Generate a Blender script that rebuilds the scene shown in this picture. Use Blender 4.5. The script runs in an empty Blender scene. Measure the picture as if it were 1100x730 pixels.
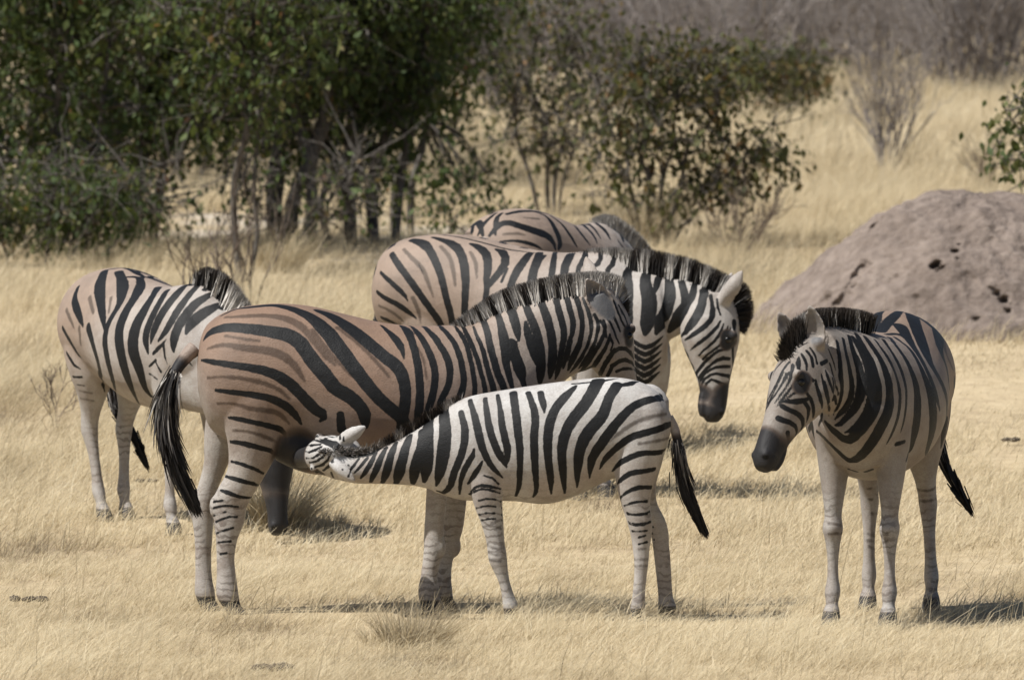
import bpy, bmesh, math, random
import numpy as np
from mathutils import Vector, Matrix
from mathutils.kdtree import KDTree
from mathutils.bvhtree import BVHTree

# ------------------------------------------------------------------ camera, light
sc = bpy.context.scene
COL = sc.collection
H_CAM, F_PX = 1.9, 7350.0
PITCH = math.atan(175.5 / F_PX)
cam_data = bpy.data.cameras.new('camera')
cam = bpy.data.objects.new('camera', cam_data)
COL.objects.link(cam)
cam_data.sensor_width = 36.0
cam_data.lens = 36.0 * F_PX / 1100.0
cam_data.clip_start = 1.0
cam_data.clip_end = 3000.0
cam_data.dof.use_dof = True
cam_data.dof.focus_distance = 29.6
cam_data.dof.aperture_fstop = 7.0
cam.location = (0, 0, H_CAM)
cam.rotation_euler = (math.radians(90) - PITCH, 0, 0)
sc.camera = cam

SUN_DIR = Vector((-0.60, -0.30, 1.0)).normalized()      # towards the sun
world = bpy.data.worlds.new('World')
sc.world = world
world.use_nodes = True
wn = world.node_tree.nodes
bg = wn.get('Background') or wn.new('ShaderNodeBackground')
sky = wn.new('ShaderNodeTexSky')
sky.sky_type = 'NISHITA'
sky.sun_disc = False
sky.sun_elevation = math.asin(SUN_DIR.z)
sky.sun_rotation = math.atan2(SUN_DIR.x, SUN_DIR.y)
sky.altitude = 1100
sky.dust_density = 1.5
world.node_tree.links.new(sky.outputs[0], bg.inputs['Color'])
bg.inputs['Strength'].default_value = 0.052
sun_data = bpy.data.lights.new('sun', 'SUN')
sun_data.energy = 5.0
sun_data.angle = math.radians(0.5)
sun_data.color = (1.0, 0.965, 0.905)
sun = bpy.data.objects.new('sun', sun_data)
COL.objects.link(sun)
sun.rotation_euler = SUN_DIR.to_track_quat('Z', 'Y').to_euler()
sun.location = SUN_DIR * 60 + Vector((0, 30, 0))
sc.view_settings.view_transform = 'Standard'
sc.view_settings.look = 'None'
sc.view_settings.exposure = 0.50
sc.view_settings.gamma = 1.0
sc.cycles.use_denoising = True
sc.cycles.max_bounces = 6
sc.cycles.transparent_max_bounces = 4

# ------------------------------------------------------------------ helpers
CT, ST = math.cos(PITCH), math.sin(PITCH)

def at(px, py, Y):
    """point at distance Y seen at that place of the 1100 x 730 photograph"""
    a, b = (px - 550.0) / F_PX, (365.0 - py) / F_PX
    d = Vector((a, CT + b * ST, -ST + b * CT))
    return Vector((0, 0, H_CAM)) + d * (Y / d.y)

def gz(x, y):
    """height of the terrain"""
    y = np.asarray(y, float); x = np.asarray(x, float)
    t = y - 31.0
    z = 0.04 * 0.5 * (t + np.sqrt(t * t + 1.5))
    z = z - 0.04 * 0.5 * (-5 + np.sqrt(25 + 1.5))
    return z + 0.02 * np.sin(x * 0.9 + y * 0.31) * np.sin(y * 0.53 - x * 0.2) * np.clip((y - 31) / 6, 0, 1)

def gzf(x, y):
    return float(gz(x, y))

def mesh_obj(name, verts, faces, mat=None, parent=None, smooth=False, attrs=None):
    me = bpy.data.meshes.new(name)
    verts = np.asarray(verts, np.float32).reshape(-1, 3)
    me.vertices.add(len(verts)); me.vertices.foreach_set('co', verts.ravel())
    if isinstance(faces, np.ndarray):
        n, k = faces.shape
        me.loops.add(n * k); me.loops.foreach_set('vertex_index', faces.astype(np.int32).ravel())
        me.polygons.add(n)
        me.polygons.foreach_set('loop_start', np.arange(0, n * k, k, dtype=np.int32))
        me.polygons.foreach_set('loop_total', np.full(n, k, np.int32))
    else:
        tot = [len(f) for f in faces]
        flat = [i for f in faces for i in f]
        me.loops.add(len(flat)); me.loops.foreach_set('vertex_index', np.array(flat, np.int32))
        me.polygons.add(len(faces))
        st = np.concatenate([[0], np.cumsum(tot)[:-1]]).astype(np.int32)
        me.polygons.foreach_set('loop_start', st)
        me.polygons.foreach_set('loop_total', np.array(tot, np.int32))
    if attrs:
        for k, v in attrs.items():
            v = np.asarray(v, np.float32)
            if v.ndim == 2:
                a = me.attributes.new(k, 'FLOAT_COLOR', 'POINT')
                a.data.foreach_set('color', np.concatenate([v, np.ones((len(v), 1), np.float32)], 1).ravel())
            else:
                a = me.attributes.new(k, 'FLOAT', 'POINT')
                a.data.foreach_set('value', v)
    me.update(calc_edges=True)
    me.validate()
    if smooth:
        me.polygons.foreach_set('use_smooth', np.ones(len(me.polygons), bool))
    o = bpy.data.objects.new(name, me)
    COL.objects.link(o)
    if mat: me.materials.append(mat)
    if parent: o.parent = parent
    return o

def tag(o, label, category, group=None):
    o['label'] = label; o['category'] = category
    if group: o['group'] = group
    return o

def thing(name, label, category, loc, rz=0.0, group=None):
    o = bpy.data.objects.new(name, None)
    o.empty_display_size = 0.1
    COL.objects.link(o)
    o.location = loc; o.rotation_euler = (0, 0, rz)
    return tag(o, label, category, group)

# ------------------------------------------------------------------ node helpers
def new_mat(name):
    m = bpy.data.materials.new(name); m.use_nodes = True
    nt = m.node_tree
    for n in list(nt.nodes): nt.nodes.remove(n)
    out = nt.nodes.new('ShaderNodeOutputMaterial')
    bs = nt.nodes.new('ShaderNodeBsdfPrincipled')
    nt.links.new(bs.outputs[0], out.inputs[0])
    bs.inputs['Roughness'].default_value = 0.85
    bs.inputs['Specular IOR Level'].default_value = 0.25
    return m, nt, bs, out

class N:
    """tiny helper to chain shader nodes"""
    def __init__(s, nt): s.nt = nt
    def _in(s, sock, v):
        if v is None: return
        if isinstance(v, bpy.types.NodeSocket): s.nt.links.new(v, sock)
        else:
            if isinstance(v, (tuple, list)) and len(v) == 3 and sock.type == 'RGBA': v = (*v, 1)
            sock.default_value = v
    def math(s, op, a, b=None, c=None, clamp=False):
        n = s.nt.nodes.new('ShaderNodeMath'); n.operation = op; n.use_clamp = clamp
        s._in(n.inputs[0], a); s._in(n.inputs[1], b)
        if c is not None: s._in(n.inputs[2], c)
        return n.outputs[0]
    def attr(s, name, out='Fac'):
        n = s.nt.nodes.new('ShaderNodeAttribute'); n.attribute_name = name
        return n.outputs[out]
    def coord(s, out='Object'):
        n = s.nt.nodes.new('ShaderNodeTexCoord'); return n.outputs[out]
    def noise(s, vec, scale, detail=4, rough=0.55, out='Fac'):
        n = s.nt.nodes.new('ShaderNodeTexNoise')
        if vec is not None: s._in(n.inputs['Vector'], vec)
        n.inputs['Scale'].default_value = scale; n.inputs['Detail'].default_value = detail
        n.inputs['Roughness'].default_value = rough
        return n.outputs[out]
    def smooth(s, v, lo, hi, a=0.0, b=1.0):
        n = s.nt.nodes.new('ShaderNodeMapRange'); n.interpolation_type = 'SMOOTHSTEP'
        s._in(n.inputs['Value'], v)
        n.inputs['From Min'].default_value = lo; n.inputs['From Max'].default_value = hi
        n.inputs['To Min'].default_value = a; n.inputs['To Max'].default_value = b
        return n.outputs[0]
    def mix(s, f, a, b, mode='MIX'):
        n = s.nt.nodes.new('ShaderNodeMix'); n.data_type = 'RGBA'; n.blend_type = mode
        s._in(n.inputs[0], f); s._in(n.inputs[6], a); s._in(n.inputs[7], b)
        return n.outputs[2]
    def scale(s, vec, xyz):
        n = s.nt.nodes.new('ShaderNodeMapping'); s._in(n.inputs[0], vec)
        n.inputs['Scale'].default_value = xyz
        return n.outputs[0]
    def bump(s, h, strength, dist, normal=None):
        n = s.nt.nodes.new('ShaderNodeBump'); s._in(n.inputs['Height'], h)
        n.inputs['Strength'].default_value = strength; n.inputs['Distance'].default_value = dist
        if normal is not None: s._in(n.inputs['Normal'], normal)
        return n.outputs[0]
    def ramp(s, v, stops):
        n = s.nt.nodes.new('ShaderNodeValToRGB'); s._in(n.inputs[0], v)
        e = n.color_ramp.elements
        while len(e) > len(stops): e.remove(e[-1])
        while len(e) < len(stops): e.new(0.5)
        for i, (p, c) in enumerate(stops):
            e[i].position = p; e[i].color = (*c, 1)
        return n.outputs[0]
# ------------------------------------------------------------------ zebra materials
def coat_material(name, buff, white, stripe=(0.0075, 0.0078, 0.0085)):
    m, nt, bs, out = new_mat(name); n = N(nt)
    co = n.coord()
    warp = n.math('MULTIPLY', n.math('SUBTRACT', n.noise(co, 40, 3), 0.5), 0.007)
    warp2 = n.math('MULTIPLY', n.math('SUBTRACT', n.noise(co, 260, 2), 0.5), 0.004)
    w = n.math('ADD', warp, warp2)
    sd = n.math('ADD', n.attr('stripe'), w)
    black = n.smooth(sd, -0.0022, 0.0022, 1.0, 0.0)
    sh = n.math('ADD', n.attr('shadow_stripe'), n.math('MULTIPLY', w, 1.6))
    brown = n.smooth(sh, -0.005, 0.006, 0.8, 0.0)
    base = n.mix(n.attr('buff'), white, buff)
    band = n.math('SINE', n.math('ADD', n.math('MULTIPLY', n.attr('height'), 190.0), n.math('MULTIPLY', n.noise(co, 14, 3), 16.0)))
    band = n.math('MULTIPLY', n.smooth(band, .15, .9), n.math('MULTIPLY', n.attr('leg'), n.smooth(n.noise(co, 7, 2), .40, .62)))
    base = n.mix(n.math('MULTIPLY', n.attr('leg'), .55), base, (.46, .445, .425))
    base = n.mix(n.math('MULTIPLY', band, .62), base, (.10, .085, .075))
    mott = n.noise(co, 9, 5)
    base = n.mix(n.math('MULTIPLY', n.smooth(mott, 0.35, 0.75), 0.35), base, tuple(c * 0.72 for c in buff))
    dust = n.noise(co, 4.5, 6, .65)
    base = n.mix(n.smooth(dust, .42, .70, 0, .38), base, tuple(0.5 * c + 0.03 for c in buff))
    hair = n.noise(n.scale(co, (40, 40, 130)), 3.0, 3)
    base = n.mix(n.smooth(hair, .35, .72, 0, .36), base, tuple(c * 0.5 for c in buff))
    c = n.mix(brown, base, tuple(x * 0.22 for x in buff))
    c = n.mix(black, c, stripe)
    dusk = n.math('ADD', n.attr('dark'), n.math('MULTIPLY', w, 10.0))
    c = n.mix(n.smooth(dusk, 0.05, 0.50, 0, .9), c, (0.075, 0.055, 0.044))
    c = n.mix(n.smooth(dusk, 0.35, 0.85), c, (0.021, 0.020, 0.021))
    c = n.mix(n.smooth(n.attr('dark'), 1.3, 1.7), c, (0.003, 0.003, 0.003))
    c = n.mix(n.smooth(n.attr('grey'), 0.0, 1.0), c, (0.13, 0.128, 0.13))
    nt.links.new(c, bs.inputs['Base Color'])
    bs.inputs['Roughness'].default_value = 0.55
    bs.inputs['Specular IOR Level'].default_value = 0.22
    fur = n.bump(hair, 0.4, 0.006)
    nt.links.new(n.bump(n.noise(co, 7, 4, .55), 0.28, 0.03, fur), bs.inputs['Normal'])
    return m

def hair_material(name, white, stripe=(0.013, 0.012, 0.012)):
    m, nt, bs, out = new_mat(name); n = N(nt)
    c = n.mix(n.smooth(n.attr('stripe'), -0.003, 0.003, 1.0, 0.0), white, stripe)
    c = n.mix(n.attr('tip'), c, (0.035, 0.026, 0.020))
    nt.links.new(c, bs.inputs['Base Color'])
    bs.inputs['Roughness'].default_value = 0.6
    return m

def eye_material():
    m, nt, bs, out = new_mat('eye_black')
    bs.inputs['Base Color'].default_value = (0.006, 0.005, 0.004, 1)
    bs.inputs['Roughness'].default_value = 0.16
    bs.inputs['Specular IOR Level'].default_value = 0.35
    return m
M_EYE = eye_material()

# ------------------------------------------------------------------ lofted flesh
def cr(P, n):
    """Catmull-Rom resample of rows of P, n steps per span"""
    P = np.asarray(P, float)
    Q = np.vstack([2 * P[0] - P[1], P, 2 * P[-1] - P[-2]])
    out = []
    for i in range(len(P) - 1):
        p0, p1, p2, p3 = Q[i], Q[i + 1], Q[i + 2], Q[i + 3]
        for k in range(n):
            t = k / n
            out.append(0.5 * (2 * p1 + (p2 - p0) * t + (2 * p0 - 5 * p1 + 4 * p2 - p3) * t * t + (3 * p1 - p0 - 3 * p2 + p3) * t ** 3))
    out.append(P[-1])
    return np.array(out)

class Flesh:
    """closed lofts gathered into one vertex list; fused later by a voxel remesh"""
    def __init__(s): s.v = []; s.f = []; s.n = 0
    def rings(s, C, A, B, seg=44, cap=True, expo=1.0):
        C, A, B = map(np.asarray, (C, A, B))
        ph = np.linspace(0, 2 * math.pi, seg, endpoint=False)
        cs, sn = np.cos(ph), np.sin(ph)
        if expo != 1.0:
            cs = np.sign(cs) * abs(cs) ** expo; sn = np.sign(sn) * abs(sn) ** expo
        R = C[:, None] + A[:, None] * cs[None, :, None] + B[:, None] * sn[None, :, None]
        k = len(C); b = s.n
        s.v.append(R.reshape(-1, 3)); s.n += k * seg
        for i in range(k - 1):
            for j in range(seg):
                j2 = (j + 1) % seg
                s.f.append((b + i * seg + j, b + i * seg + j2, b + (i + 1) * seg + j2, b + (i + 1) * seg + j))
        if cap:
            for i, d in ((0, 1), (k - 1, -1)):
                c = C[i]
                s.v.append(np.array([c])); ci = s.n; s.n += 1
                for j in range(seg):
                    j2 = (j + 1) % seg
                    q = (ci, b + i * seg + j2, b + i * seg + j)
                    s.f.append(q if d == 1 else q[::-1])
    def pairs(s, st, lat=None, sub=4, expo=1.0, egg=0.0):
        """st: (top point, bottom point, half width); lateral axis follows the path"""
        T = np.array([list(a) for a, _, _ in st], float); Bm = np.array([list(b) for _, b, _ in st], float)
        W = np.array([[w] for _, _, w in st], float)
        Q = cr(np.hstack([T, Bm, W]), sub)
        T, Bm, W = Q[:, :3], Q[:, 3:6], np.maximum(Q[:, 6:7], 0.004)
        C = (T + Bm) / 2; A = (T - Bm) / 2
        tg = np.gradient(C, axis=0)
        L = np.cross(tg, A)
        L /= np.linalg.norm(L, axis=1, keepdims=True) + 1e-9
        if lat is not None: L = np.tile(np.asarray(lat, float), (len(C), 1))
        s.rings(C, A, L * W, expo=expo)
        return C, A, L * W
    def leg(s, st, fwd, lat, sub=3):
        """st: (x, y, z, r fore-aft, r lateral) with horizontal rings"""
        st = np.array(st, float)
        dome = []
        for h, k in ((.75, .25), (.6, .55), (.35, .8)):       # rounded top, buried in the trunk
            q = st[0].copy(); q[2] += h * q[3]; q[3:] *= k; dome.append(q)
        Q = np.vstack([dome, cr(st, sub)])
        C = Q[:, :3]
        A = np.asarray(fwd, float)[None] * Q[:, 3:4]; B = np.asarray(lat, float)[None] * Q[:, 4:5]
        s.rings(C, A, B, seg=28)
    def ball(s, c, r, seg=14):
        c = np.asarray(c, float); r = np.ones(3) * np.asarray(r)
        t = np.linspace(0.12, math.pi - 0.12, 8)
        C = c[None] + np.outer(np.cos(t), [0, 0, r[2]])
        A = np.outer(np.sin(t), [r[0], 0, 0]); B = np.outer(np.sin(t), [0, r[1], 0])
        s.rings(C, A, B, seg=seg)
    def ear(s, base, tip, opening, length, width, thick=0.013):
        """cupped leaf; 'opening' is the direction the hollow faces"""
        base = np.asarray(base, float); d = np.asarray(tip, float) - base
        d /= np.linalg.norm(d)
        o = np.asarray(opening, float); o = o - d * (o @ d); o /= np.linalg.norm(o)
        w = np.cross(d, o)
        rows = [(-0.15, .62), (0.0, .72), (.18, .92), (.38, 1.0), (.58, .92), (.76, .68), (.9, .40), (1.0, .12)]
        na = 9
        outer = []; inner = []
        for t, k in rows:
            hw = width * 0.5 * k
            cup = (1 - 0.55 * t)
            for i in range(na):
                a = -1 + 2 * i / (na - 1)
                depth = -(1 - a * a) * hw * 1.05 * cup
                p = base + d * t * length + w * hw * a + o * depth
                outer.append(p - o * thick * 0.55); inner.append(p + o * thick * 0.45)
        nr = len(rows); b = s.n
        s.v.append(np.array(outer + inner)); s.n += 2 * nr * na
        of = nr * na
        for r in range(nr - 1):
            for i in range(na - 1):
                q = (b + r * na + i, b + r * na + i + 1, b + (r + 1) * na + i + 1, b + (r + 1) * na + i)
                s.f.append(q); s.f.append(tuple(x + of for x in q[::-1]))
            for i, fl in ((0, 1), (na - 1, 0)):
                q = (b + r * na + i, b + (r + 1) * na + i, b + of + (r + 1) * na + i, b + of + r * na + i)
                s.f.append(q if fl else q[::-1])
        for r, fl in ((0, 0), (nr - 1, 1)):
            for i in range(na - 1):
                q = (b + r * na + i, b + r * na + i + 1, b + of + r * na + i + 1, b + of + r * na + i)
                s.f.append(q[::-1] if fl else q)
    def fuse(s, name, voxel, smooth, parent, mat):
        V = np.vstack(s.v)
        o = mesh_obj(name, V, s.f)
        md = o.modifiers.new('r', 'REMESH'); md.mode = 'VOXEL'; md.voxel_size = voxel
        ms = o.modifiers.new('s', 'SMOOTH'); ms.factor = 0.5; ms.iterations = smooth
        dg = bpy.context.evaluated_depsgraph_get()
        me = bpy.data.meshes.new_from_object(o.evaluated_get(dg), depsgraph=dg)
        old = o.data; o.modifiers.clear(); o.data = me; bpy.data.meshes.remove(old)
        me.name = name
        me.polygons.foreach_set('use_smooth', np.ones(len(me.polygons), bool))
        me.materials.clear(); me.materials.append(mat)
        o.parent = parent
        return o

def vnorm(v):
    v = np.asarray(v, float); return v / (np.linalg.norm(v) + 1e-9)

# station table of a zebra's head: along, front, back, half width
HEAD = [(-0.03, .050, -.10, .060), (.04, .082, -.150, .082), (.11, .096, -.175, .098), (.18, .098, -.175, .104), (.25, .086, -.150, .092),
        (.32, .070, -.115, .072), (.39, .058, -.088, .058), (.46, .052, -.072, .050), (.51, .045, -.066, .051), (.545, .032, -.058, .046), (.57, .010, -.042, .032)]

def add_head(fl, poll, muzzle, vhint, ears, size=1.0):
    """ears: two (side, tip direction, opening direction, shift) in local axes"""
    poll = np.asarray(poll, float); u = vnorm(np.asarray(muzzle, float) - poll)
    v = np.asarray(vhint, float); v = vnorm(v - u * (u @ v)); w = np.cross(u, v)
    P = lambda a, b, c: poll + (u * a + v * b + w * c) * size
    fl.pairs([(P(a, f, 0), P(a, b, 0), hw * size) for a, f, b, hw in HEAD], lat=w, expo=0.92)
    for sg in (-1, 1):
        fl.ball(P(.170, .058, sg * .078), .023 * size)            # brow over the eye
        fl.ball(P(.52, .020, sg * .032), .019 * size)             # nostril wing
        fl.pairs([(P(.09, -.02, sg * .07), P(.09, -.14, sg * .06), .035 * size), (P(.18, -.03, sg * .082), P(.18, -.15, sg * .065), .036 * size),
                  (P(.27, -.03, sg * .068), P(.27, -.11, sg * .055), .028 * size)], lat=w)   # jowl
    axes = []
    for sg, tipd, opn, ln, *ex in ears:
        a_, b_, c_ = ex[0] if ex else (.005, .020, .060)
        b = P(a_, b_, sg * c_)
        fl.ear(b, b + np.asarray(tipd, float), opn, ln * size, (ex[1] if len(ex) > 1 else .090) * size)
        fl.ball(b, (ex[2] if len(ex) > 2 else .029) * size)
        axes.append((b, vnorm(tipd), ln * size, vnorm(opn), (ex[1] if len(ex) > 1 else .09) / .09))
    fl.pairs([(P(.545, -.052, 0), P(.545, -.075, 0), .034 * size), (P(.50, -.058, 0), P(.50, -.086, 0), .036 * size), (P(.44, -.06, 0), P(.44, -.082, 0), .03 * size)], lat=w)  # chin
    return P, (u, v, w), axes

FORE = [(0.4, 1.02, 0.14, 0.07), (0.4, 0.88, 0.14, 0.09), (0.395, 0.74, 0.097, 0.077), (0.4, 0.62, 0.072, 0.059), (0.408, 0.52, 0.055, 0.043), (0.412, 0.46, 0.0461, 0.0376), (0.416, 0.41, 0.0561, 0.0451), (0.41, 0.355, 0.04, 0.034), (0.404, 0.28, 0.0297, 0.0252), (0.402, 0.2, 0.0297, 0.0252), (0.404, 0.135, 0.0422, 0.035), (0.42, 0.085, 0.0306, 0.027), (0.432, 0.055, 0.043, 0.036), (0.448, 0.0, 0.055, 0.044), (0.45, -0.03, 0.055, 0.044)]
HIND = [(-0.48, 1.12, 0.2, 0.1), (-0.49, 1.0, 0.225, 0.13), (-0.485, 0.88, 0.195, 0.13), (-0.48, 0.78, 0.15, 0.112), (-0.5, 0.68, 0.103, 0.077), (-0.535, 0.59, 0.075, 0.05), (-0.568, 0.52, 0.063, 0.042), (-0.582, 0.47, 0.0603, 0.0416), (-0.575, 0.41, 0.046, 0.034), (-0.565, 0.33, 0.036, 0.027), (-0.56, 0.22, 0.0351, 0.027), (-0.558, 0.145, 0.043, 0.034), (-0.54, 0.09, 0.0324, 0.027), (-0.526, 0.055, 0.044, 0.037), (-0.508, 0.0, 0.055, 0.044), (-0.506, -0.03, 0.055, 0.044)]
TORSO = [(-.765, 1.12, .98, .07), (-.745, 1.20, .88, .15), (-.70, 1.275, .82, .215), (-.61, 1.322, .77, .262), (-.45, 1.343, .73, .278), (-.286, 1.335, .70, .285), (-.12, 1.298, .645, .305),
         (.04, 1.262, .615, .312), (.204, 1.250, .610, .296), (.33, 1.262, .625, .255), (.42, 1.255, .65, .222), (.52, 1.20, .69, .195), (.62, 1.09, .75, .155), (.69, 1.0, .83, .095)]

def leg_stations(tbl, y, dx=0.0, dy=0.0, ground=0.0, k=1.0, zs=1.0):
    """dx, dy move the hoof; the shift grows from the trunk down"""
    out = []
    z0 = .80
    for x, z, ra, rb in tbl:
        f = min(1.0, max(0.0, (z0 - z) / z0)); f = f * f * (3 - 2 * f) * .35 + f * .65
        out.append(((x + dx * f) * k, (y + dy * f) * k, (z * k + ground * f), ra * k, rb * k))
    return out

# ------------------------------------------------------------------ coat pattern
STRIPE_LINES = {}
WIDEN = {'foal': 1.08, 'east': 1.08, 'middle': 1.05, 'west': 1.0, 'far': 1.05}
def stripe_field(V, lines, wmin=0.0045):
    """signed distance (m) from points V to painted bands: lines = [(pts[k,3], halfwidth[k])]"""
    P = []; W = []
    for pts, hw in lines:
        pts = np.asarray(pts, float); hw = np.asarray(hw, float)
        for i in range(len(pts) - 1):
            L = np.linalg.norm(pts[i + 1] - pts[i]); k = max(1, int(L / 0.004))
            t = (np.arange(k) / k)[:, None]
            P.append(pts[i] * (1 - t) + pts[i + 1] * t); W.append((hw[i] * (1 - t) + hw[i + 1] * t)[:, 0])
        P.append(pts[-1:]); W.append(hw[-1:])
    if not P: return np.full(len(V), 0.2)
    P = np.vstack(P); W = np.concatenate(W)
    kd = KDTree(len(P))
    for i, p in enumerate(P): kd.insert(p, i)
    kd.balance()
    out = np.empty(len(V))
    fn = kd.find_n
    for i, v in enumerate(V):
        b = 9.0
        for _, j, d in fn(v, 14):
            q = d - W[j]
            if q < b: b = q
        out[i] = b
    return out

def load_lines(key, head):
    """black and brown bands of one animal; a band is repeated on the far side of the body or of the head"""
    P, (u, v, w) = head[:2]
    blk, shd = [], []
    o = P(0, 0, 0)
    for ln in STRIPES_MM.get(key, '').strip().splitlines():
        fl, *pts = ln.split()
        a = np.array([[float(x) for x in p.split(',')] for p in pts]) / 1000.0
        tgt = blk if fl[0] == 'k' else shd
        if a[-1, 3] > .005 and len(a) > 3: a[-1, 3] *= .4; a[-2, 3] *= .8
        a[:, 3] = a[:, 3] * (np.interp(a[:, 0], [-.25, .30], [1.22, 1.0]) if key == 'mare' else np.interp(a[:, 0], [.35, .55], [1.42, 1.04]) if key == 'east' else WIDEN.get(key, 1.05)) + .0008
        tgt.append((a[:, :3], a[:, 3]))
        if fl[1] == 'b': tgt.append((a[:, :3] * [1, -1, 1], a[:, 3]))
        elif fl[1] == 'h': tgt.append((a[:, :3] - 2 * np.outer((a[:, :3] - o) @ w, w), a[:, 3]))
    STRIPE_LINES[key] = (blk, shd)
    return blk, shd

def blend(V, spots, default=0.0):
    """smooth value from spots (x, y, z, reach, value)"""
    num = np.full(len(V), 1e-3 * default); den = np.full(len(V), 1e-3)
    for x, y, z, r, val in spots:
        d2 = ((V - np.array([x, y, z])) ** 2).sum(1) / (r * r)
        w = np.exp(-d2 * 1.2)
        num += w * val; den += w
    return num / den

def dab(V, spots):
    """1 inside any of the spheres (x, y, z, radius, softness), falling to 0 outside"""
    o = np.zeros(len(V))
    for x, y, z, r, s in spots:
        d = np.sqrt(((V - np.array([x, y, z])) ** 2).sum(1))
        o = np.maximum(o, np.clip((r + s - d) / (2 * s), 0, 1))
    return o

def set_attr(o, name, val):
    me = o.data
    a = me.attributes.get(name) or me.attributes.new(name, 'FLOAT', 'POINT')
    a.data.foreach_set('value', np.asarray(val, np.float32))

def verts_of(o):
    V = np.empty(len(o.data.vertices) * 3, np.float32); o.data.vertices.foreach_get('co', V)
    return V.reshape(-1, 3).astype(float)

def hair_strip(rng, root, d, L, w, bend):
    """tapering three-segment blade, bending towards 'bend'"""
    d = vnorm(d); sd = vnorm(np.cross(d, rng.normal(size=3)))
    pts = []
    for t, k in ((0, 1), (.5, .8), (1, .12)):
        c = root + d * L * t + bend * (t * t)
        pts += [c - sd * w * k, c + sd * w * k]
    return pts

def make_mane(root, body, path, up, length, count, lines, mat, seed, lean, spread=.016, tipdark=.85, drop=.06, black_from=1.0, bias=.006):
    """upright mane of separate hairs; path/up are rows along the crest"""
    rng = np.random.default_rng(seed)
    path = np.asarray(path, float); up = np.asarray(up, float); length = np.asarray(length, float)
    s = np.concatenate([[0], np.cumsum(np.linalg.norm(np.diff(path, axis=0), axis=1))])
    q = np.sort(rng.uniform(0, s[-1], count))
    ip = lambda A: np.stack([np.interp(q, s, A[:, i]) for i in range(A.shape[1])], 1)
    C = ip(path); U = ip(up); Ln = np.interp(q, s, length)
    tg = np.gradient(path, axis=0); T = ip(tg); T /= np.linalg.norm(T, axis=1, keepdims=True)
    U /= np.linalg.norm(U, axis=1, keepdims=True)
    S = np.cross(T, U)
    roots = C + S * rng.normal(0, spread * .55, (count, 1)) - U * .03
    Ln = Ln + .022
    bv = BVHTree.FromObject(body, bpy.context.evaluated_depsgraph_get())
    side = []
    for sg in (-1, 1):
        Q = C - U * drop + S * sg * .14
        side.append(stripe_field(np.array([bv.find_nearest(Vector(q))[0] for q in Q]), lines))
    fld = np.minimum(*side) + bias
    fld = np.where(q > s[-1] * black_from, -.1, fld)
    V = []; F = []; st = []; tp = []
    clump = rng.normal(0, 1, 400)
    for i in range(count):
        ci = clump[int(q[i] / 0.012) % 400]
        d = U[i] + T[i] * (lean + rng.normal(0, .04) + ci * .015) + S[i] * rng.normal(0, .04)
        L = Ln[i] * rng.uniform(.90, 1.02) * (1 + .012 * ci)
        b = len(V)
        V += hair_strip(rng, roots[i], d, L, .0026, S[i] * rng.normal(0, .01) + T[i] * rng.normal(0, .01))
        F += [(b, b + 1, b + 3, b + 2), (b + 2, b + 3, b + 5, b + 4)]
        st += [fld[i]] * 6
        td = rng.uniform(.5, 1) * tipdark
        tp += [.05, .05, td * .18, td * .18, min(1, td * 1.15), min(1, td * 1.15)]
    return mesh_obj('mane', np.array(V), np.array(F), mat, root, attrs={'stripe': st, 'tip': tp})

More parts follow.
